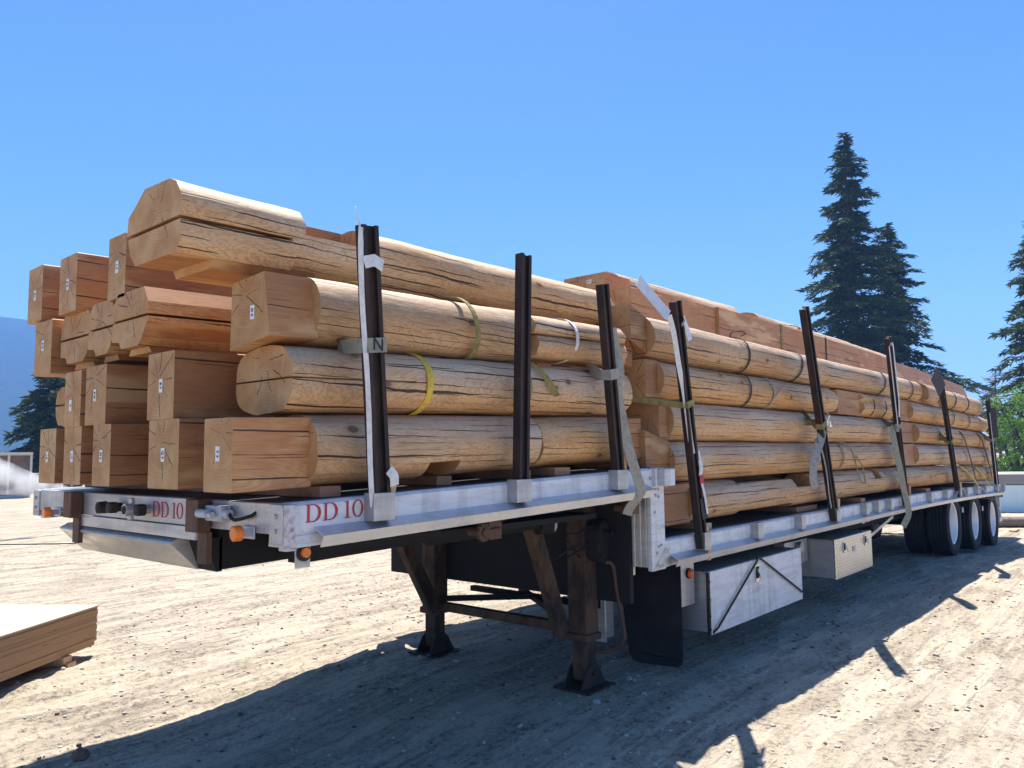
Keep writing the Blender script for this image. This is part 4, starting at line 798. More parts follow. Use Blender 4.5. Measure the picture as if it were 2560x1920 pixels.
log('round-topped slab on the rear stack beside the timber tagged D1', 'timber', [(3.56, 5.75, 'r', clip(hd, 1, -0.04, False), 0.1)], 0.95, 2.80, name='timber')
log('long round-topped slab at the very top of the rear stack', 'timber', [(6.0, 10.7, 'r', clip(hd, 1, -0.04, False), 0.1)], 0.85, 2.775, name='timber')
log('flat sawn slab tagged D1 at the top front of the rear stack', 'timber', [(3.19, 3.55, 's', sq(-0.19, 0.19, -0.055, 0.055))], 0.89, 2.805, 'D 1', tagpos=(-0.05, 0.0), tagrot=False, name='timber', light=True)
# ------------------------------------------------------------------ dunnage and wedges
def blk(label, a, b, mat, name='wood_block', cat='wood block', bev=0.003, rot=None):
    mb = MB(); mb.box(a, b, 0, bev, rot); c = ((a[0]+b[0])/2, (a[1]+b[1])/2, min(a[2], b[2])); return tag(mb.build(name, mat, origin=c), label, cat)
def du(label, x, wd, y0=0.03, mat='blockred', h=0.045, y1=2.5):
    z = (UP0 if x < 2.7 else LO0)+bend(x)+0.0005; return blk(label, (x-wd/2, y0, z), (x+wd/2, y1, z+h), M[mat], 'dunnage_board', 'wood board')
du('dunnage board under the T7 log just left of the first stake', 0.28, 0.10, 0.10); du('dunnage board under the notch of the bottom near log', 0.98, 0.10, 0.16); du('short dunnage board just right of the second stake', 1.50, 0.07, 0.08)
du('wide dunnage board between the second and third stakes', 1.80, 0.14, 0.07); du('dunnage board sticking out at the front of the lower deck', 3.50, 0.11, 0.07, 'block'); du('dunnage board left of the second tall rear stake', 5.55, 0.5, 0.12)
du('dunnage board projecting near mid trailer', 6.95, 0.14, 0.05); du('dunnage board left of the long hanging strap at mid trailer', 9.70, 0.22, 0.06); du('dunnage board above the rear wheels', 12.9, 0.3, 0.08)
ry_ = lambda a: Matrix.Rotation(math.radians(a), 3, 'Y')
blk('fresh cut wooden wedge standing at the foot of the first stake', (0.455, -0.045, 1.325), (0.505, -0.008, 1.415), M['block'], 'wood_wedge', 'wedge', rot=ry_(12))
blk('splintered wooden wedge at the foot of the third stake', (2.235, -0.045, 1.385), (2.28, -0.008, 1.485), M['block'], 'wood_wedge', 'wedge', rot=ry_(14))
blk('small wedge in the pocket below the first tall rear stake', (3.245, -0.054, 0.76), (3.272, -0.02, 0.995), M['block'], 'wood_wedge', 'wedge', rot=ry_(-6))
blk('wooden wedge at the foot of the second tall rear stake', (5.87, -0.05, 0.95), (5.93, -0.01, 1.04), M['block'], 'wood_wedge', 'wedge', rot=ry_(10))
blk('dark wedge beside the strapped stake at mid trailer', (8.34, -0.05, 0.94), (8.42, -0.01, 1.08), M['blockred'], 'wood_wedge', 'wedge', rot=ry_(8))
blk('wooden wedge at the foot of the stake above the first wheel', (11.05, -0.05, 0.90), (11.15, -0.01, 1.0), M['block'], 'wood_wedge', 'wedge')
# ------------------------------------------------------------------ stakes
def stake(label, xb, xt, yt, zt, sz=0.042, mat='steel', white=None):
    zb = (UP0 if xb < 2.7 else LO0)+bend(xb)-0.085; o = Vector((xb, -0.03, zb)); top = Vector((xt, yt, zt)); d = (top-o).normalized()
    sd = Vector((1, 0, 0)); sd = (sd-d*sd.dot(d)).normalized(); nn = d.cross(sd); L = (top-o).length; mb = MB(); t = 0.006; h = sz*0.62
    # U-shaped channel: two flanges and a web, open towards the viewer
    for (a0, a1, b0, b1) in ((-sz, -sz+t*1.6, -h, h), (sz-t*1.6, sz, -h, h), (-sz+t*1.6, sz-t*1.6, -0.004, 0.004), (-sz+t*1.6, -sz+t*3.2, -h, -h+t), (sz-t*3.2, sz-t*1.6, -h, -h+t)):
        vs = [o+d*l+sd*a+nn*b for l in (0, L) for a in (a0, a1) for b in (b0, b1)]; mb.add(vs, [(0, 1, 3, 2), (4, 6, 7, 5), (0, 4, 5, 1), (2, 3, 7, 6), (0, 2, 6, 4), (1, 5, 7, 3)])
    return tag(mb.build('steel_stake', M[mat], origin=(o.x, o.y, o.z)), label, 'stake', 'steel stakes along the near side'), (o, d, sd, nn)
st = {}
for k, a in enumerate([('thick dark steel stake nearest the camera with white webbing down its left side', 0.432, 0.29, -0.11, 2.42, 0.040), ('plain dark steel stake at the middle of the front stack', 1.32, 1.362, -0.035, 2.515, 0.038), ('third dark steel stake, last on the upper deck', 2.21, 1.985, -0.095, 2.45, 0.036),
    ('first rear stake at the deck step with a pale flap tied at its top', 3.205, 2.72, -0.15, 2.45, 0.040), ('bare tall brown stake rising above the middle of the rear stack', 5.82, 4.86, -0.185, 2.69, 0.045), ('tall stake laced with a white loop at mid trailer', 8.26, 7.50, -0.13, 2.72, 0.042),
    ('stake above the first wheel capped with a black flap', 10.98, 9.85, -0.13, 2.42, 0.042), ('rearmost stake at the tail with a wide black tip', 14.00, 13.36, -0.08, 2.30, 0.045)]):
    o, st[k] = stake(*a)
def on(k, l, a=0.0, b=0.0):         # point on stake k: l metres above its foot, a sideways, b towards the viewer
    o, d, sd, nn = st[k]; n2 = nn if nn.y < 0 else -nn; return o+d*l+sd*a+n2*b
# ------------------------------------------------------------------ slings round the logs
def sling(label, x, yc, zc, ry, rz, mat, wd=0.028, a0=0, a1=360, tilt=0.0, tail=None):
    mb = MB(); n = 40; pts = []; wdv = []
    for k in range(n+1):
        a = math.radians(a0+(a1-a0)*k/n); r = (abs(math.cos(a))**2.25+abs(math.sin(a))**2.25)**(-1/2.25)
        pts.append((x+tilt*math.sin(a), yc+(ry+0.010)*math.cos(a)*r, zc+bend(x)+(rz+0.010)*math.sin(a)*r)); wdv.append((1, 0, 0))
    ribbon(mb, pts, wd, 0.004, wdv)
    if tail:
        tp = curve_pts(tail, 6); ribbon(mb, tp, wd*0.45, 0.005, (0.75, -0.6, 0.25))
    return tag(mb.build('sling', M[mat], origin=(x, yc, zc+bend(x))), label, 'sling', 'web slings left round the logs')
sling('yellow sling round the D4 log beside the first stake', 0.485, 0.245, ZR3-0.01, 0.168, 0.152, 'yellow', 0.034)
sling('faded olive sling round the D4 log midway along it', 1.105, 0.23, ZR3-0.01, 0.168, 0.152, 'olive', 0.03, tilt=-0.04)
sling('bright yellow sling round the kerfed near log', 0.785, 0.275, ZR2, 0.218, 0.145, 'yellow', 0.036)
sling('dull yellow sling behind the second stake with a loop hanging right', 1.50, 0.275, ZR2, 0.218, 0.145, 'olive', 0.034, tail=[(1.52, 0.17, 1.992), (1.55, 0.10, 1.985), (1.585, 0.055, 1.95), (1.64, 0.035, 1.90), (1.70, 0.03, 1.835), (1.715, 0.03, 1.815), (1.69, 0.03, 1.81), (1.655, 0.035, 1.85), (1.60, 0.045, 1.92), (1.56, 0.08, 1.975)])
sling('white sling round the short kerfed hewn log', 1.93, 0.215, ZR3-0.01, 0.16, 0.122, 'whiteweb', 0.026)
sling('dark sling round the top rear log, left of a pair', 4.25, 0.21, Z5, 0.162, 0.144, 'darkweb', 0.022, tail=[(4.24, 0.2, Z5+0.155), (4.15, 0.14, Z5+0.175), (4.22, 0.09, Z5+0.19), (4.34, 0.11, Z5+0.185), (4.33, 0.15, Z5+0.165)])
sling('dark sling round the top rear log, right of a pair', 5.38, 0.21, Z5, 0.162, 0.144, 'darkweb', 0.024, tilt=0.05)
sling('dark sling round the fourth rear log, left of a pair', 4.25, 0.205, Z4, 0.157, 0.138, 'darkweb', 0.022)
sling('grey sling round the fourth rear log with a white end, right of a pair', 4.71, 0.205, Z4, 0.157, 0.138, 'greyweb', 0.022, tail=[(4.72, 0.045, Z4-0.05), (4.78, 0.03, Z4+0.01), (4.86, 0.02, Z4+0.06), (4.92, 0.02, Z4+0.08)])
sling('dull yellow sling round the second rear log', 6.38, 0.205, Z2, 0.157, 0.145, 'olive', 0.026, tail=[(6.5, 0.15, Z2+0.155), (6.6, 0.06, Z2+0.11), (6.66, 0.03, Z2-0.02), (6.75, 0.02, Z2-0.2), (6.85, 0.015, Z2-0.28), (6.93, 0.015, Z2-0.27), (6.86, 0.02, Z2-0.1), (6.72, 0.03, Z2+0.0)])
sling('dark sling on the top rear log just left of the looped stake', 7.95, 0.21, Z5, 0.162, 0.144, 'darkweb', 0.03, tilt=0.05)
sling('thin dark sling on the tapered hewn timber, left of a pair', 7.55, 0.215, Z4, 0.150, 0.130, 'darkweb', 0.025)
sling('thin dark sling on the tapered hewn timber, right of a pair', 8.00, 0.215, Z4, 0.150, 0.130, 'darkweb', 0.025)
sling('dark sling on the top tail log before its notches', 9.15, 0.21, Z5, 0.162, 0.144, 'darkweb', 0.03)
sling('dark sling on the top tail log, left of the rearmost pair', 11.6, 0.21, Z5, 0.162, 0.144, 'darkweb', 0.04)
sling('dark sling on the top tail log, right of the rearmost pair', 12.5, 0.21, Z5, 0.162, 0.144, 'darkweb', 0.04)
sling('dark sling on the fourth tail log, left of a pair', 11.4, 0.205, Z4, 0.157, 0.138, 'darkweb', 0.03)
sling('dark sling on the fourth tail log, right of a pair', 12.5, 0.205, Z4, 0.157, 0.138, 'darkweb', 0.04)
for lab, x, yb, zb, m_, wd in (('olive sling round the red top beam, with a loose loop on top', 5.98, 0.59, 2.575, 'olive', 0.05), ('thin dark sling round the red top beam', 7.25, 0.59, 2.575, 'darkweb', 0.03)):
    mb = MB(); z0 = zb+bend(x); ribbon(mb, [(x, yb-0.136, z0-0.17), (x, yb-0.136, z0+0.181), (x, yb+0.136, z0+0.181), (x, yb+0.136, z0-0.17)], wd, 0.004, (1, 0, 0))
    if wd > 0.04: ribbon(mb, curve_pts([(x, yb-0.1, z0+0.185), (x+0.25, yb-0.15, z0+0.20), (x+0.5, yb-0.13, z0+0.205), (x+0.45, yb-0.08, z0+0.19), (x+0.1, yb-0.05, z0+0.185)]), 0.03, 0.004, (0, 1, 0.3))
    tag(mb.build('sling', M[m_], origin=(x, yb, z0)), lab, 'sling', 'web slings left round the logs')
# hanging ropes at the tail
for lab, pts, m_, wd in (('dark cord hanging down the tail logs, left of a pair', [(11.75, 0.20, 1.84-0.05), (11.85, 0.05, 1.72), (12.0, 0.01, 1.5), (12.25, 0.0, 1.2), (12.36, -0.01, 1.02)], 'darkweb', 0.05),
    ('dark cord hanging down the tail logs, right of a pair', [(13.1, 0.20, 1.80-0.05), (13.2, 0.05, 1.7), (13.35, 0.01, 1.48), (13.6, 0.0, 1.2), (13.72, -0.01, 1.0)], 'darkweb', 0.06),
    ('dull yellow strap slanting over the lowest tail log, left of a pair', [(11.72, 0.06, 1.21), (12.0, 0.02, 1.12), (12.3, -0.02, 0.96), (12.55, -0.04, 0.80)], 'yellow', 0.045),
    ('dull yellow strap slanting over the lowest tail log, right of a pair', [(12.85, 0.06, 1.18), (13.1, 0.02, 1.05), (13.3, -0.02, 0.9), (13.35, -0.04, 0.82)], 'yellow', 0.04)):
    mb = MB(); ribbon(mb, curve_pts(pts, 5), wd, 0.005, (1, 0, 0.1)); tag(mb.build('hanging_strap', M[m_]), lab, 'strap')
# ------------------------------------------------------------------ cargo straps at the stakes
def strap(label, mat, ribs, name='strap', mats=None):
    mb = MB()
    for r in ribs: ribbon(mb, r[0], r[1], 0.003, r[2] if len(r) > 2 else (0, 0, 1), r[3] if len(r) > 3 else 0)
    return tag(mb.build(name, mats or M[mat]), label, 'strap')
def wrapband(k, l, sz, back, mat, label, wd=0.055):
    p = [on(k, l, -sz-0.003, -0.03), on(k, l, -sz-0.003, 0.034), on(k, l, sz+0.003, 0.034), on(k, l, sz+0.003, -0.03)]
    return strap(label, mat, [([back]+p, wd, (0, 0, 1)), ([p[3], p[3]+Vector((0.02, 0.25, -0.01))], wd, (0, 0, 1))])
wrapband(0, 0.70, 0.042, (0.36, 0.17, 1.962), 'greenweb', 'grey-green strap with faded lettering wrapped round the nearest stake', 0.060)
text_mesh('N', 0.075, M['navy'], 'faded_lettering', bpy.data.objects['strap'], Matrix.Translation(on(0, 0.70, 0.0, 0.0375)) @ Matrix.Rotation(math.radians(90), 4, 'X'))
wrapband(2, 0.66, 0.038, (2.15, 0.14, 2.016), 'greyweb', 'grey strap wrapped round the third stake', 0.060)
wrapband(3, 1.00, 0.042, (2.74, 0.22, 1.853), 'olive', 'yellowish strap wrapped round the first rear stake', 0.042)
wrapband(4, 0.98, 0.047, (5.60, 0.14, 1.850), 'olive', 'thin olive strap knotted round the bare tall stake', 0.05)
wrapband(5, 0.98, 0.044, (8.05, 0.14, 1.843), 'greenweb', 'grey-green strap wrapped round the looped stake at mid trailer', 0.05)
wrapband(6, 0.95, 0.044, (10.5, 0.14, 1.82), 'olive', 'olive strap wrapped round the stake above the first wheel', 0.05)
wrapband(7, 0.95, 0.047, (13.7, 0.14, 1.76), 'greenweb', 'dark strap wrapped round the rearmost stake', 0.06)
# webbing running up the stakes
strap('white webbing running down the left side of the nearest stake', 'whiteweb', [([on(0, l, -0.052-0.004*math.sin(l*9), 0.018) for l in [0.05+0.08*i for i in range(14)]]+[on(0, 1.17, -0.045, 0.02)], 0.021, (1, -0.4, 0)), ([on(0, 1.03, -0.046, 0.03), on(0, 1.04, 0.0, 0.037), on(0, 1.02, 0.048, 0.03)], 0.05), ([on(0, 1.16, -0.05, 0.02), on(0, 1.19, -0.045, 0.01), on(0, 1.22, -0.07, 0.02), on(0, 1.245, -0.075, 0.03)], 0.008)])
strap('white rag stuffed at the foot of the nearest stake', 'whiteweb', [(curve_pts([on(0, 0.19, 0.03, 0.03), on(0, 0.16, 0.05, 0.035), on(0, 0.12, 0.055, 0.03)]), 0.045, (1, 0, 0.2))], 'rag')
strap('long grey strap hanging from the third stake down to its winch', 'greyweb', [(curve_pts([on(2, 0.92, 0.055, 0.0), on(2, 0.80, 0.062, 0.01), on(2, 0.66, 0.055, 0.03), (2.15, -0.07, 1.85), (2.20, -0.075, 1.66), (2.26, -0.08, 1.48), (2.345, -0.085, 1.30), (2.36, -0.08, 1.255), (2.335, -0.02, 1.17), (2.33, 0.0, 1.125)]), 0.060, (0.8, -0.6, 0.1))])
strap('pale plastic flap and webbing tied at the top of the first rear stake', None, [(curve_pts([(2.36, -0.10, 2.535), (2.46, -0.11, 2.475), (2.56, -0.13, 2.40), (2.63, -0.15, 2.345)]), 0.085, (0.5, 0, 1), 1), (curve_pts([(2.63, -0.155, 2.345), (2.69, -0.15, 2.24), (2.78, -0.13, 2.04), (2.86, -0.12, 1.86), (2.95, -0.10, 1.6), (3.0, -0.09, 1.48)]), 0.036, (0.9, -0.5, 0.1), 0), (curve_pts([on(3, 1.52, 0.0, 0.04), on(3, 1.545, 0.03, 0.03), on(3, 1.50, 0.07, 0.02), on(3, 1.40, 0.085, 0.03)]), 0.05, (0.3, 0, 1), 0)], mats=[M['whiteweb'], plain('pale_blue_plastic', (0.62, 0.64, 0.68), 0.35, 0, 0.1)])
strap('white strap with red band and dark sleeve hanging beside the first rear stake', None, [(curve_pts([(3.07, -0.09, 1.50), (3.09, -0.10, 1.40), (3.10, -0.09, 1.34)]), 0.045, (1, 0, 0.1), 0), ([(3.10, -0.095, 1.335), (3.105, -0.095, 1.285)], 0.05, (1, 0, 0.1), 1), (curve_pts([(3.11, -0.092, 1.285), (3.15, -0.09, 1.20), (3.19, -0.085, 1.08)]), 0.025, (1, 0, 0.3), 0), (curve_pts([(3.135, -0.08, 1.19), (3.15, -0.08, 1.12), (3.165, -0.08, 1.05)]), 0.075, (1, 0, 0.1), 2)], mats=[M['whiteweb'], M['red'], M['navy']])
strap('frayed grey webbing hanging at the bare tall stake', 'greyweb', [(curve_pts([on(4, 0.95, 0.02, 0.05), (5.45, -0.11, 1.75), (5.36, -0.10, 1.60), (5.24, -0.09, 1.45), (5.18, -0.08, 1.28), (5.22, -0.08, 1.16)]), 0.08, (0.9, -0.5, 0.2)), (curve_pts([on(4, 0.97, 0.03, 0.05), (5.55, -0.12, 1.80), (5.66, -0.12, 1.72), (5.72, -0.11, 1.70), (5.66, -0.11, 1.76), (5.5, -0.11, 1.84)]), 0.015, (1, 0, 0.2)), (curve_pts([(5.30, -0.10, 1.60), (5.42, -0.10, 1.40), (5.5, -0.09, 1.25), (5.56, -0.08, 1.08), (5.60, -0.08, 0.97)]), 0.025, (1, 0, 0.2))])
strap('white loop of webbing over the top of the laced stake', 'whiteweb', [([on(5, l, -0.052, 0.02) for l in (1.0, 1.25, 1.5, 1.8, 1.93)]+[on(5, 1.96, 0.0, 0.03)]+[on(5, l, 0.06-0.02*(1.9-l), 0.03) for l in (1.9, 1.7, 1.5)]+[on(5, 1.3, 0.02, 0.04), on(5, 1.1, -0.04, 0.04)], 0.035, (1, 0, 0.1))])
strap('long grey-green strap hanging from mid trailer below the rail', 'greenweb', [(curve_pts([on(5, 0.97, -0.06, 0.03), (7.76, -0.06, 1.72), (7.80, -0.07, 1.5), (7.90, -0.08, 1.25), (8.00, -0.085, 1.0), (8.05, -0.10, 0.83), (8.04, -0.10, 0.74), (7.96, -0.06, 0.62)]), 0.085, (0.9, -0.5, 0.1))])
strap('black flap flung over the stake above the first wheel', 'navy', [(curve_pts([(9.55, -0.12, 2.47), (9.7, -0.13, 2.38), (9.88, -0.14, 2.25)]), 0.22, (0.6, -0.3, 1)), ([on(6, l, -0.052, 0.02) for l in (0.45, 0.8, 1.1, 1.4)], 0.035, (1, 0, 0.1))])
strap('white webbing and black cloth on the rearmost stake', None, [([on(7, l, -0.055, 0.02) for l in (0.0, 0.4, 0.8, 1.1, 1.45)], 0.045, (1, 0, 0.1), 0), ([on(7, l, 0.02, 0.04) for l in (0.95, 1.2, 1.5)], 0.15, (0.8, -0.6, 0.0), 1)], mats=[M['whiteweb'], M['navy']])
# ------------------------------------------------------------------ plywood stack, lower left
# stack axes measured on the ground: one edge runs (0.81, 0.58), the other is square to it
u = Vector((-0.81, -0.586, 0)); v2 = Vector((-0.586, 0.81, 0)); pc = Vector((0.84, 3.80, 0))
def pbox(mb, a0, a1, b0, b1, z0, z1, mi=0): mb.add([pc+u*a+v2*b+Vector((0, 0, z)) for a in (a0, a1) for b in (b0, b1) for z in (z0, z1)], [(0, 1, 3, 2), (4, 6, 7, 5), (0, 4, 5, 1), (2, 3, 7, 6), (0, 2, 6, 4), (1, 5, 7, 3)], mi)
sheets = []
P = empty('plywood_stack', pc); tag(P, 'stack of plywood sheets on blocks at the lower left edge', 'plywood stack')
mb = MB(); z = 0.155
while z < 0.365:
    j = random.uniform(-0.006, 0.006); pbox(mb, j, 2.44+j, random.uniform(-0.004, 0.004), 1.22, z, z+0.0178); z += 0.0185
part(mb, 'sheets', M['ply'], P, origin=tuple(pc)); ztop = z
mb = MB(); pbox(mb, -0.004, 2.445, -0.004, 1.224, ztop, ztop+0.010); part(mb, 'top_sheet', M['plytop'], P, origin=tuple(pc))
mb = MB(); pbox(mb, 0.0, 2.44, 0.0, 1.22, 0.128, 0.152); pbox(mb, 0.01, 2.44, 0.01, 1.22, 0.095, 0.125); part(mb, 'base_sheets', M['ply'], P, origin=tuple(pc))
for k, (zz, dx) in enumerate(((0.004, 0.0), (0.049, 0.02))):
    for a in (0.28, 1.95):
        mb = MB(); pbox(mb, a+dx, a+0.09+dx, -0.03+dx, 1.25, zz, zz+0.044); part(mb, 'bearer_board', M['block'], P, origin=tuple(pc))
# ------------------------------------------------------------------ trees
def conifer(label, x, y, H, Rb, mat, seed, zb=0.0, first=0.03, dens=1.0, droop=0.25, leaf=0.30, top_r=0.25, group=None, bias=None):
    random.seed(seed); e = empty('conifer_tree', (x, y, zb)); tag(e, label, 'tree', group)
    mb = MB(); mb.tube([(0, 0, -0.3), (0.05, 0, H*0.35), (0.0, 0.05, H*0.7), (0, 0, H*0.985)], [0.022*H, 0.016*H, 0.008*H, 0.01], 8); o = mb.build('trunk', M['bark']); o.parent = e
    V = []; F = []; nb = int(H*17*dens)
    tw = MB()
    for i in range(nb):
        t = first+(1-first)*(i+random.random())/nb; h = H*t; a = random.random()*2*math.pi
        lump = 1+0.75*mnoise.noise(Vector((math.cos(a)*1.3+seed, math.sin(a)*1.3, h*0.55)))
        rad = Rb*(1-t)**0.72*random.uniform(0.35, 1.2)*lump+top_r*(1-t*0.7)*random.uniform(0.4, 1.2)
        if bias and abs(h-bias[0]) < bias[1] and math.cos(a-bias[2]) > 0.6: rad *= bias[3]
        up = 0.35*(t-0.35); dirv = Vector((math.cos(a), math.sin(a), 0)); tw.tube([(0, 0, h), tuple(dirv*rad*0.6+Vector((0, 0, h+rad*(up-droop*0.4))))], [0.03, 0.012], 4, caps=False)
        m = int(max(8, rad*46*dens*(0.30/leaf)))
        for k in range(m):
            s = (k+random.random())/m; s = s**0.75; p = dirv*rad*s+Vector((0, 0, h+rad*s*(up-droop*s)))
            wdt = rad*0.30*(1.05-s)+0.12; side = Vector((-dirv.y, dirv.x, 0)); p = p+side*random.uniform(-1, 1)*wdt+Vector((0, 0, random.uniform(-0.14, 0.06)*min(1, rad)))
            L = leaf*random.uniform(0.5, 1.25); d = (dirv*random.uniform(0.3, 1)+side*random.uniform(-0.9, 0.9)+Vector((0, 0, random.uniform(-0.75, 0.25)))).normalized()
            n = d.cross(Vector((random.uniform(-1, 1), random.uniform(-1, 1), random.uniform(0.0, 1)))).normalized(); b = len(V)
            V.extend([p-n*L*0.16, p+n*L*0.16, p+d*L+n*L*0.04, p+d*L-n*L*0.04]); F.append((b, b+1, b+2, b+3))
    me = bpy.data.meshes.new('crown'); me.from_pydata([tuple(q) for q in V], [], F); me.materials.append(mat); o = link(bpy.data.objects.new('crown', me)); o.parent = e
    o = tw.build('limbs', M['bark']); o.parent = e; random.seed(seed+1); return e
def at(dx, dy, D): return (-1.644+dx*D, -2.546+dy*D)
x, y = at(0.957, 0.2896, 62); conifer('tallest dark conifer rising behind the middle of the rear stack', x, y, 25.2, 5.0, M['needles'], 11, dens=1.15, leaf=0.42)
x, y = at(0.9682, 0.2501, 66); conifer('shorter dark conifer with a long low branch, right of the tallest one', x, y, 19.0, 4.9, M['needles'], 23, dens=1.10, leaf=0.40, bias=(6.0, 1.8, math.atan2(-0.968, 0.25), 1.9))
x, y = at(0.9948, 0.1015, 52); conifer('conifer cut off by the right edge of the frame', x, y, 15.8, 3.7, M['needles2'], 31, dens=1.25, leaf=0.36)
x, y = at(0.3137, 0.9495, 46); conifer('small conifer seen past the far end of the front stack', x, y, 6.8, 2.3, M['needles2'], 41, dens=1.6, leaf=0.34)
# bare dead tree
random.seed(5); x, y = at(0.9881, 0.1536, 46); e = empty('dead_tree', (x, y, -0.15)); tag(e, 'thin leafless dark tree just beyond the trailer tail', 'tree')
mb = MB(); mb.tube([(0, 0, 0), (0.05, 0, 2.2), (-0.03, 0.05, 4.2), (0, 0, 5.6)], [0.09, 0.07, 0.04, 0.012], 7); o = mb.build('trunk', M['deadtwig']); o.parent = e
mb = MB()
for k in range(70):
    h = 1.2+4.3*random.random(); a = random.random()*6.28; L = (5.9-h)*0.32+0.25; d = Vector((math.cos(a), math.sin(a), random.uniform(-0.1, 0.35))); p0 = Vector((0, 0, h)); p1 = p0+d*L*0.6+Vector((0, 0, 0.03)); p2 = p0+d*L
    mb.tube([p0, p1, p2], [0.018, 0.011, 0.004], 4, caps=False)
    for q in range(7): b0 = p0+d*L*random.uniform(0.4, 1); mb.tube([b0, b0+Vector((random.uniform(-1, 1), random.uniform(-1, 1), random.uniform(-0.4, 0.9)))*0.22], [0.009, 0.003], 3, caps=False)
o = mb.build('crown', M['deadtwig']); o.parent = e
# leafy bushes at the right
def leafy(label, x, y, H, R, seed, n=9000, lf=0.11):
    random.seed(seed); e = empty('leafy_tree', (x, y, -0.15)); tag(e, label, 'tree'); mb = MB()
    for k in range(6): a = k*1.05; mb.tube([(0, 0, 0), (0.3*R*math.cos(a), 0.3*R*math.sin(a), H*0.4), (0.6*R*math.cos(a), 0.6*R*math.sin(a), H*0.8)], [0.07, 0.045, 0.015], 6)
    o = mb.build('trunk', M['bark']); o.parent = e; V = []; F = []; cl = []
    for k in range(42):
        a = random.random()*6.28; hh = random.uniform(0.08, 0.95)*H; rr = R*math.sqrt(random.random())*(1.0 if hh < 0.6*H else 1.0-0.7*(hh/H-0.6)/0.4); cl.append((Vector((rr*math.cos(a), rr*math.sin(a), hh)), random.uniform(0.35, 0.75)*R*0.42))
    for k in range(n):
        c, r = random.choice(cl); d = Vector((random.gauss(0, 1), random.gauss(0, 1), random.gauss(0, 1))).normalized(); p = c+d*r*random.uniform(0.55, 1.05)
        L = lf*random.uniform(0.6, 1.3); a = Vector((random.gauss(0, 1), random.gauss(0, 1), random.gauss(0, 0.7))).normalized(); b_ = a.cross(Vector((random.gauss(0, 1), random.gauss(0, 1), random.gauss(0, 1)))).normalized(); b = len(V)
        V.extend([p, p+a*L*0.5+b_*L*0.35, p+a*L, p+a*L*0.5-b_*L*0.35]); F.append((b, b+1, b+2, b+3))
    me = bpy.data.meshes.new('crown'); me.from_pydata([tuple(q) for q in V], [], F); me.materials.append(M['leaves']); o = link(bpy.data.objects.new('crown', me)); o.parent = e; return e
x, y = at(0.9925, 0.122, 36); leafy('bright green leafy tree at the right edge behind the white trailer', x, y, 4.4, 1.9, 3, 11000)
x, y = at(0.990, 0.139, 40); leafy('smaller leafy bush just beyond the trailer tail', x, y, 2.9, 1.1, 4, 5000)
# ------------------------------------------------------------------ far things
# white box trailer and lumber at the right edge
x, y = at(0.990, 0.143, 24)
e = empty('white_container', (x, y, -0.165)); tag(e, 'pale green white container with a grey top rail at the right edge', 'container')
ax = Vector((0.62, -0.785, 0)).normalized(); nx_ = Vector((0.785, 0.62, 0)).normalized()
def cbox(mb, a0, a1, b0, b1, z0, z1): mb.add([ax*a+nx_*b+Vector((0, 0, z)) for a in (a0, a1) for b in (b0, b1) for z in (z0, z1)], [(0, 1, 3, 2), (4, 6, 7, 5), (0, 4, 5, 1), (2, 3, 7, 6), (0, 2, 6, 4), (1, 5, 7, 3)])
zt_ = 1.5-24*0.036+0.165; zb_ = 1.5-24*0.0775+0.165
mb = MB(); cbox(mb, -1.5, 6, 0, 2.2, zb_-0.1, zt_-0.12); o = mb.build('body', M['whitepaint']); o.parent = e
mb = MB(); cbox(mb, -1.5, 6, -0.03, 2.23, zt_-0.10, zt_+0.16); o = mb.build('top_rail', M['greyrail']); o.parent = e
mb = MB(); cbox(mb, -1.5, 6, 0.4, 2.0, -0.05, zb_-0.11); o = mb.build('skid', M['black']); o.parent = e
x, y = at(0.9895, 0.146, 19.5)
for k, (dx, dz, L, r) in enumerate(((0, 0.10, 3.2, 0.11), (0.5, 0.08, 3.5, 0.09), (1.0, 0.07, 2.6, 0.08))):
    mb = MB(); p0 = Vector((x+dx, y, -0.165+dz)); mb.tube([p0-ax*0.9, p0+ax*L], r, 10)
    tag(mb.build('old_log', M['oldlog']), ['thick grey old log lying under the white container', 'middle grey old log on the ground at the right edge', 'thinnest grey old log behind the other two'][k], 'log')
for k, (dx, dy) in enumerate(((-1.6, 0.15), (-1.2, -0.2))):
    blk(['broken board scrap on the dirt near the tail', 'second board scrap on the dirt, nearer the grey logs'][k], (x+dx, y+dy, -0.16), (x+dx+0.45, y+dy+0.12, -0.13), M['block'], 'board_scrap', 'wood scrap')
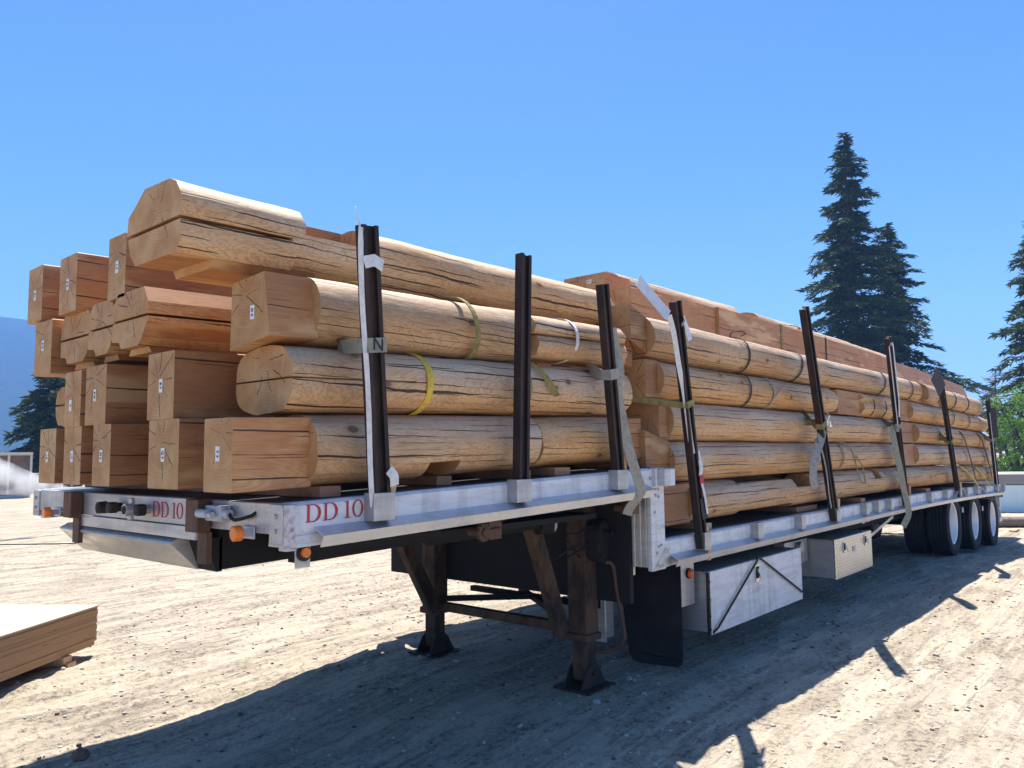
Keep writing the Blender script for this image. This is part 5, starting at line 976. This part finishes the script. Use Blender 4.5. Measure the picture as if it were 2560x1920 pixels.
# wooden bins at the left
for lab, (dx, dy), D, wd, h, zt, slope in (('open-fronted wooden bin shed at the far left behind the spray', (0.262, 0.965), 36, 5.2, 2.3, 0, True), ('low wooden bin beyond the spray, right of the shed', (0.305, 0.952), 42, 1.8, 1.1, 0, False)):
    x, y = at(dx, dy, D); e = empty('wooden_bin', (x, y, 0)); tag(e, lab, 'wooden bin')
    ax2 = Vector((0.95, -0.30, 0)).normalized(); nn2 = Vector((0.30, 0.95, 0)).normalized()
    def wb(mb, a0, a1, b0, b1, z0, z1): mb.add([ax2*a+nn2*b+Vector((0, 0, z)) for a in (a0, a1) for b in (b0, b1) for z in (z0, z1)], [(0, 1, 3, 2), (4, 6, 7, 5), (0, 4, 5, 1), (2, 3, 7, 6), (0, 2, 6, 4), (1, 5, 7, 3)])
    right = 1.4 if slope else 1.0; left = right-wd
    mb = MB(); wb(mb, left, right, 0.5, 0.55, 0.1, h-0.6 if False else h*0.72); o = mb.build('back_boards', M['binwood']); o.parent = e
    mb = MB(); wb(mb, left, right+0.05, -0.02, 0.6, h*0.72, h*0.77); n = int(wd/0.72)
    for k in range(n+1): a = left+wd*k/n; wb(mb, a-0.04, a+0.04, 0.0, 0.5, 0.1, h*0.72)
    wb(mb, left, right, -0.1, 0.6, 0.0, 0.12); o = mb.build('frame', M['binframe']); o.parent = e
# hills
def ridge(x0):
    n1, n2 = 160, 40; V = []; F = []; D0 = 1500
    for i in range(n1):
        az = math.radians(48+70*i/(n1-1)); dirv = Vector((math.cos(az), math.sin(az), 0))
        for j in range(n2):
            t = j/(n2-1); D = 650+(D0-650)*t+ (300 if j == n2-1 else 0)
            top = 0.1545*D0+1.5+16*mnoise.noise(Vector((az*5, 0, 3)))+5*mnoise.noise(Vector((az*22, 1, 3)))
            if az < math.radians(68): top *= max(0.35, 1-(math.radians(68)-az)*1.4)
            hh = top*(sstep(t*1.0)*0.55+0.45*t) if j < n2-1 else top*0.6
            hh += (5*mnoise.noise(Vector((az*18, t*5, 9)))+3*mnoise.noise(Vector((az*60, t*14, 9))))*math.sin(math.pi*min(t, 1))
            V.append((-1.6+dirv.x*D, -2.5+dirv.y*D, float(hh)-2 if t > 0 else -6))
    for i in range(n1-1):
        for j in range(n2-1): F.append((i*n2+j, (i+1)*n2+j, (i+1)*n2+j+1, i*n2+j+1))
    me = bpy.data.meshes.new('hills'); me.from_pydata(V, [], F); me.materials.append(M['hill']); me.polygons.foreach_set('use_smooth', [True]*len(F)); tag(link(bpy.data.objects.new('hills', me)), kind='structure')
ridge(0)
# ------------------------------------------------------------------ air
def volume_box(name, a, b, col, dens, label, cat, aniso=0.3, kind='stuff', tex=False):
    mb = MB(); mb.box(a, b); m = bpy.data.materials.new(name); m.use_nodes = True; t = m.node_tree
    for n in list(t.nodes):
        if n.type == 'BSDF_PRINCIPLED': t.nodes.remove(n)
    pv = t.nodes.new('ShaderNodeVolumePrincipled'); pv.inputs['Color'].default_value = (*col, 1); pv.inputs['Density'].default_value = dens; pv.inputs['Anisotropy'].default_value = aniso
    t.links.new(pv.outputs[0], t.nodes['Material Output'].inputs['Volume']); o = mb.build(name, m); tag(o, label, cat, kind=kind); return o, m, pv
HAZE = volume_box('haze', (-2200, -2200, -8), (2400, 2400, 262), (0.20, 0.44, 0.95), 0.00062, 'thin blue haze filling the air over the yard and hills', 'haze', 0.0)
# water spray drifting past the bins at the left
mb = MB(); n = 14; path = [(2.4, 14.2, 0.95, 0.16), (1.2, 14.0, 1.15, 0.30), (0.0, 13.9, 1.36, 0.45), (-1.5, 13.8, 1.62, 0.62), (-3.2, 13.6, 1.9, 0.8)]
path = [(4.6, 14.7, 0.85, 0.05), (4.1, 14.6, 0.93, 0.14), (3.6, 14.4, 1.05, 0.25), (3.1, 14.3, 1.2, 0.36), (2.2, 14.0, 1.45, 0.5)]
vs = []
for (px, py, pz, r) in path:
    for k in range(n): a = 2*math.pi*k/n; vs.append((px, py+r*math.cos(a), pz+r*math.sin(a)))
fs = [(i*n+k, i*n+(k+1) % n, (i+1)*n+(k+1) % n, (i+1)*n+k) for i in range(len(path)-1) for k in range(n)]+[tuple(range(n))[::-1], tuple((len(path)-1)*n+k for k in range(n))]
mb.add(vs, fs)
m = bpy.data.materials.new('water_spray'); m.use_nodes = True; t = m.node_tree; t.nodes.remove(t.nodes['Principled BSDF'])
pv = t.nodes.new('ShaderNodeVolumePrincipled'); pv.inputs['Color'].default_value = (0.95, 0.97, 1, 1); pv.inputs['Anisotropy'].default_value = 0.4
tc = t.nodes.new('ShaderNodeTexCoord'); ns = t.nodes.new('ShaderNodeTexNoise'); ns.inputs['Scale'].default_value = 2.5; ns.inputs['Detail'].default_value = 3
mr = t.nodes.new('ShaderNodeMapRange'); mr.inputs[1].default_value = 0.36; mr.inputs[2].default_value = 0.70; mr.inputs[4].default_value = 6.0
t.links.new(tc.outputs['Object'], ns.inputs['Vector']); t.links.new(ns.outputs[0], mr.inputs[0]); t.links.new(mr.outputs[0], pv.inputs['Density']); t.links.new(pv.outputs[0], t.nodes['Material Output'].inputs['Volume'])
tag(mb.build('water_spray', m), 'white plume of water spray drifting across the yard at far left', 'spray', kind='stuff')
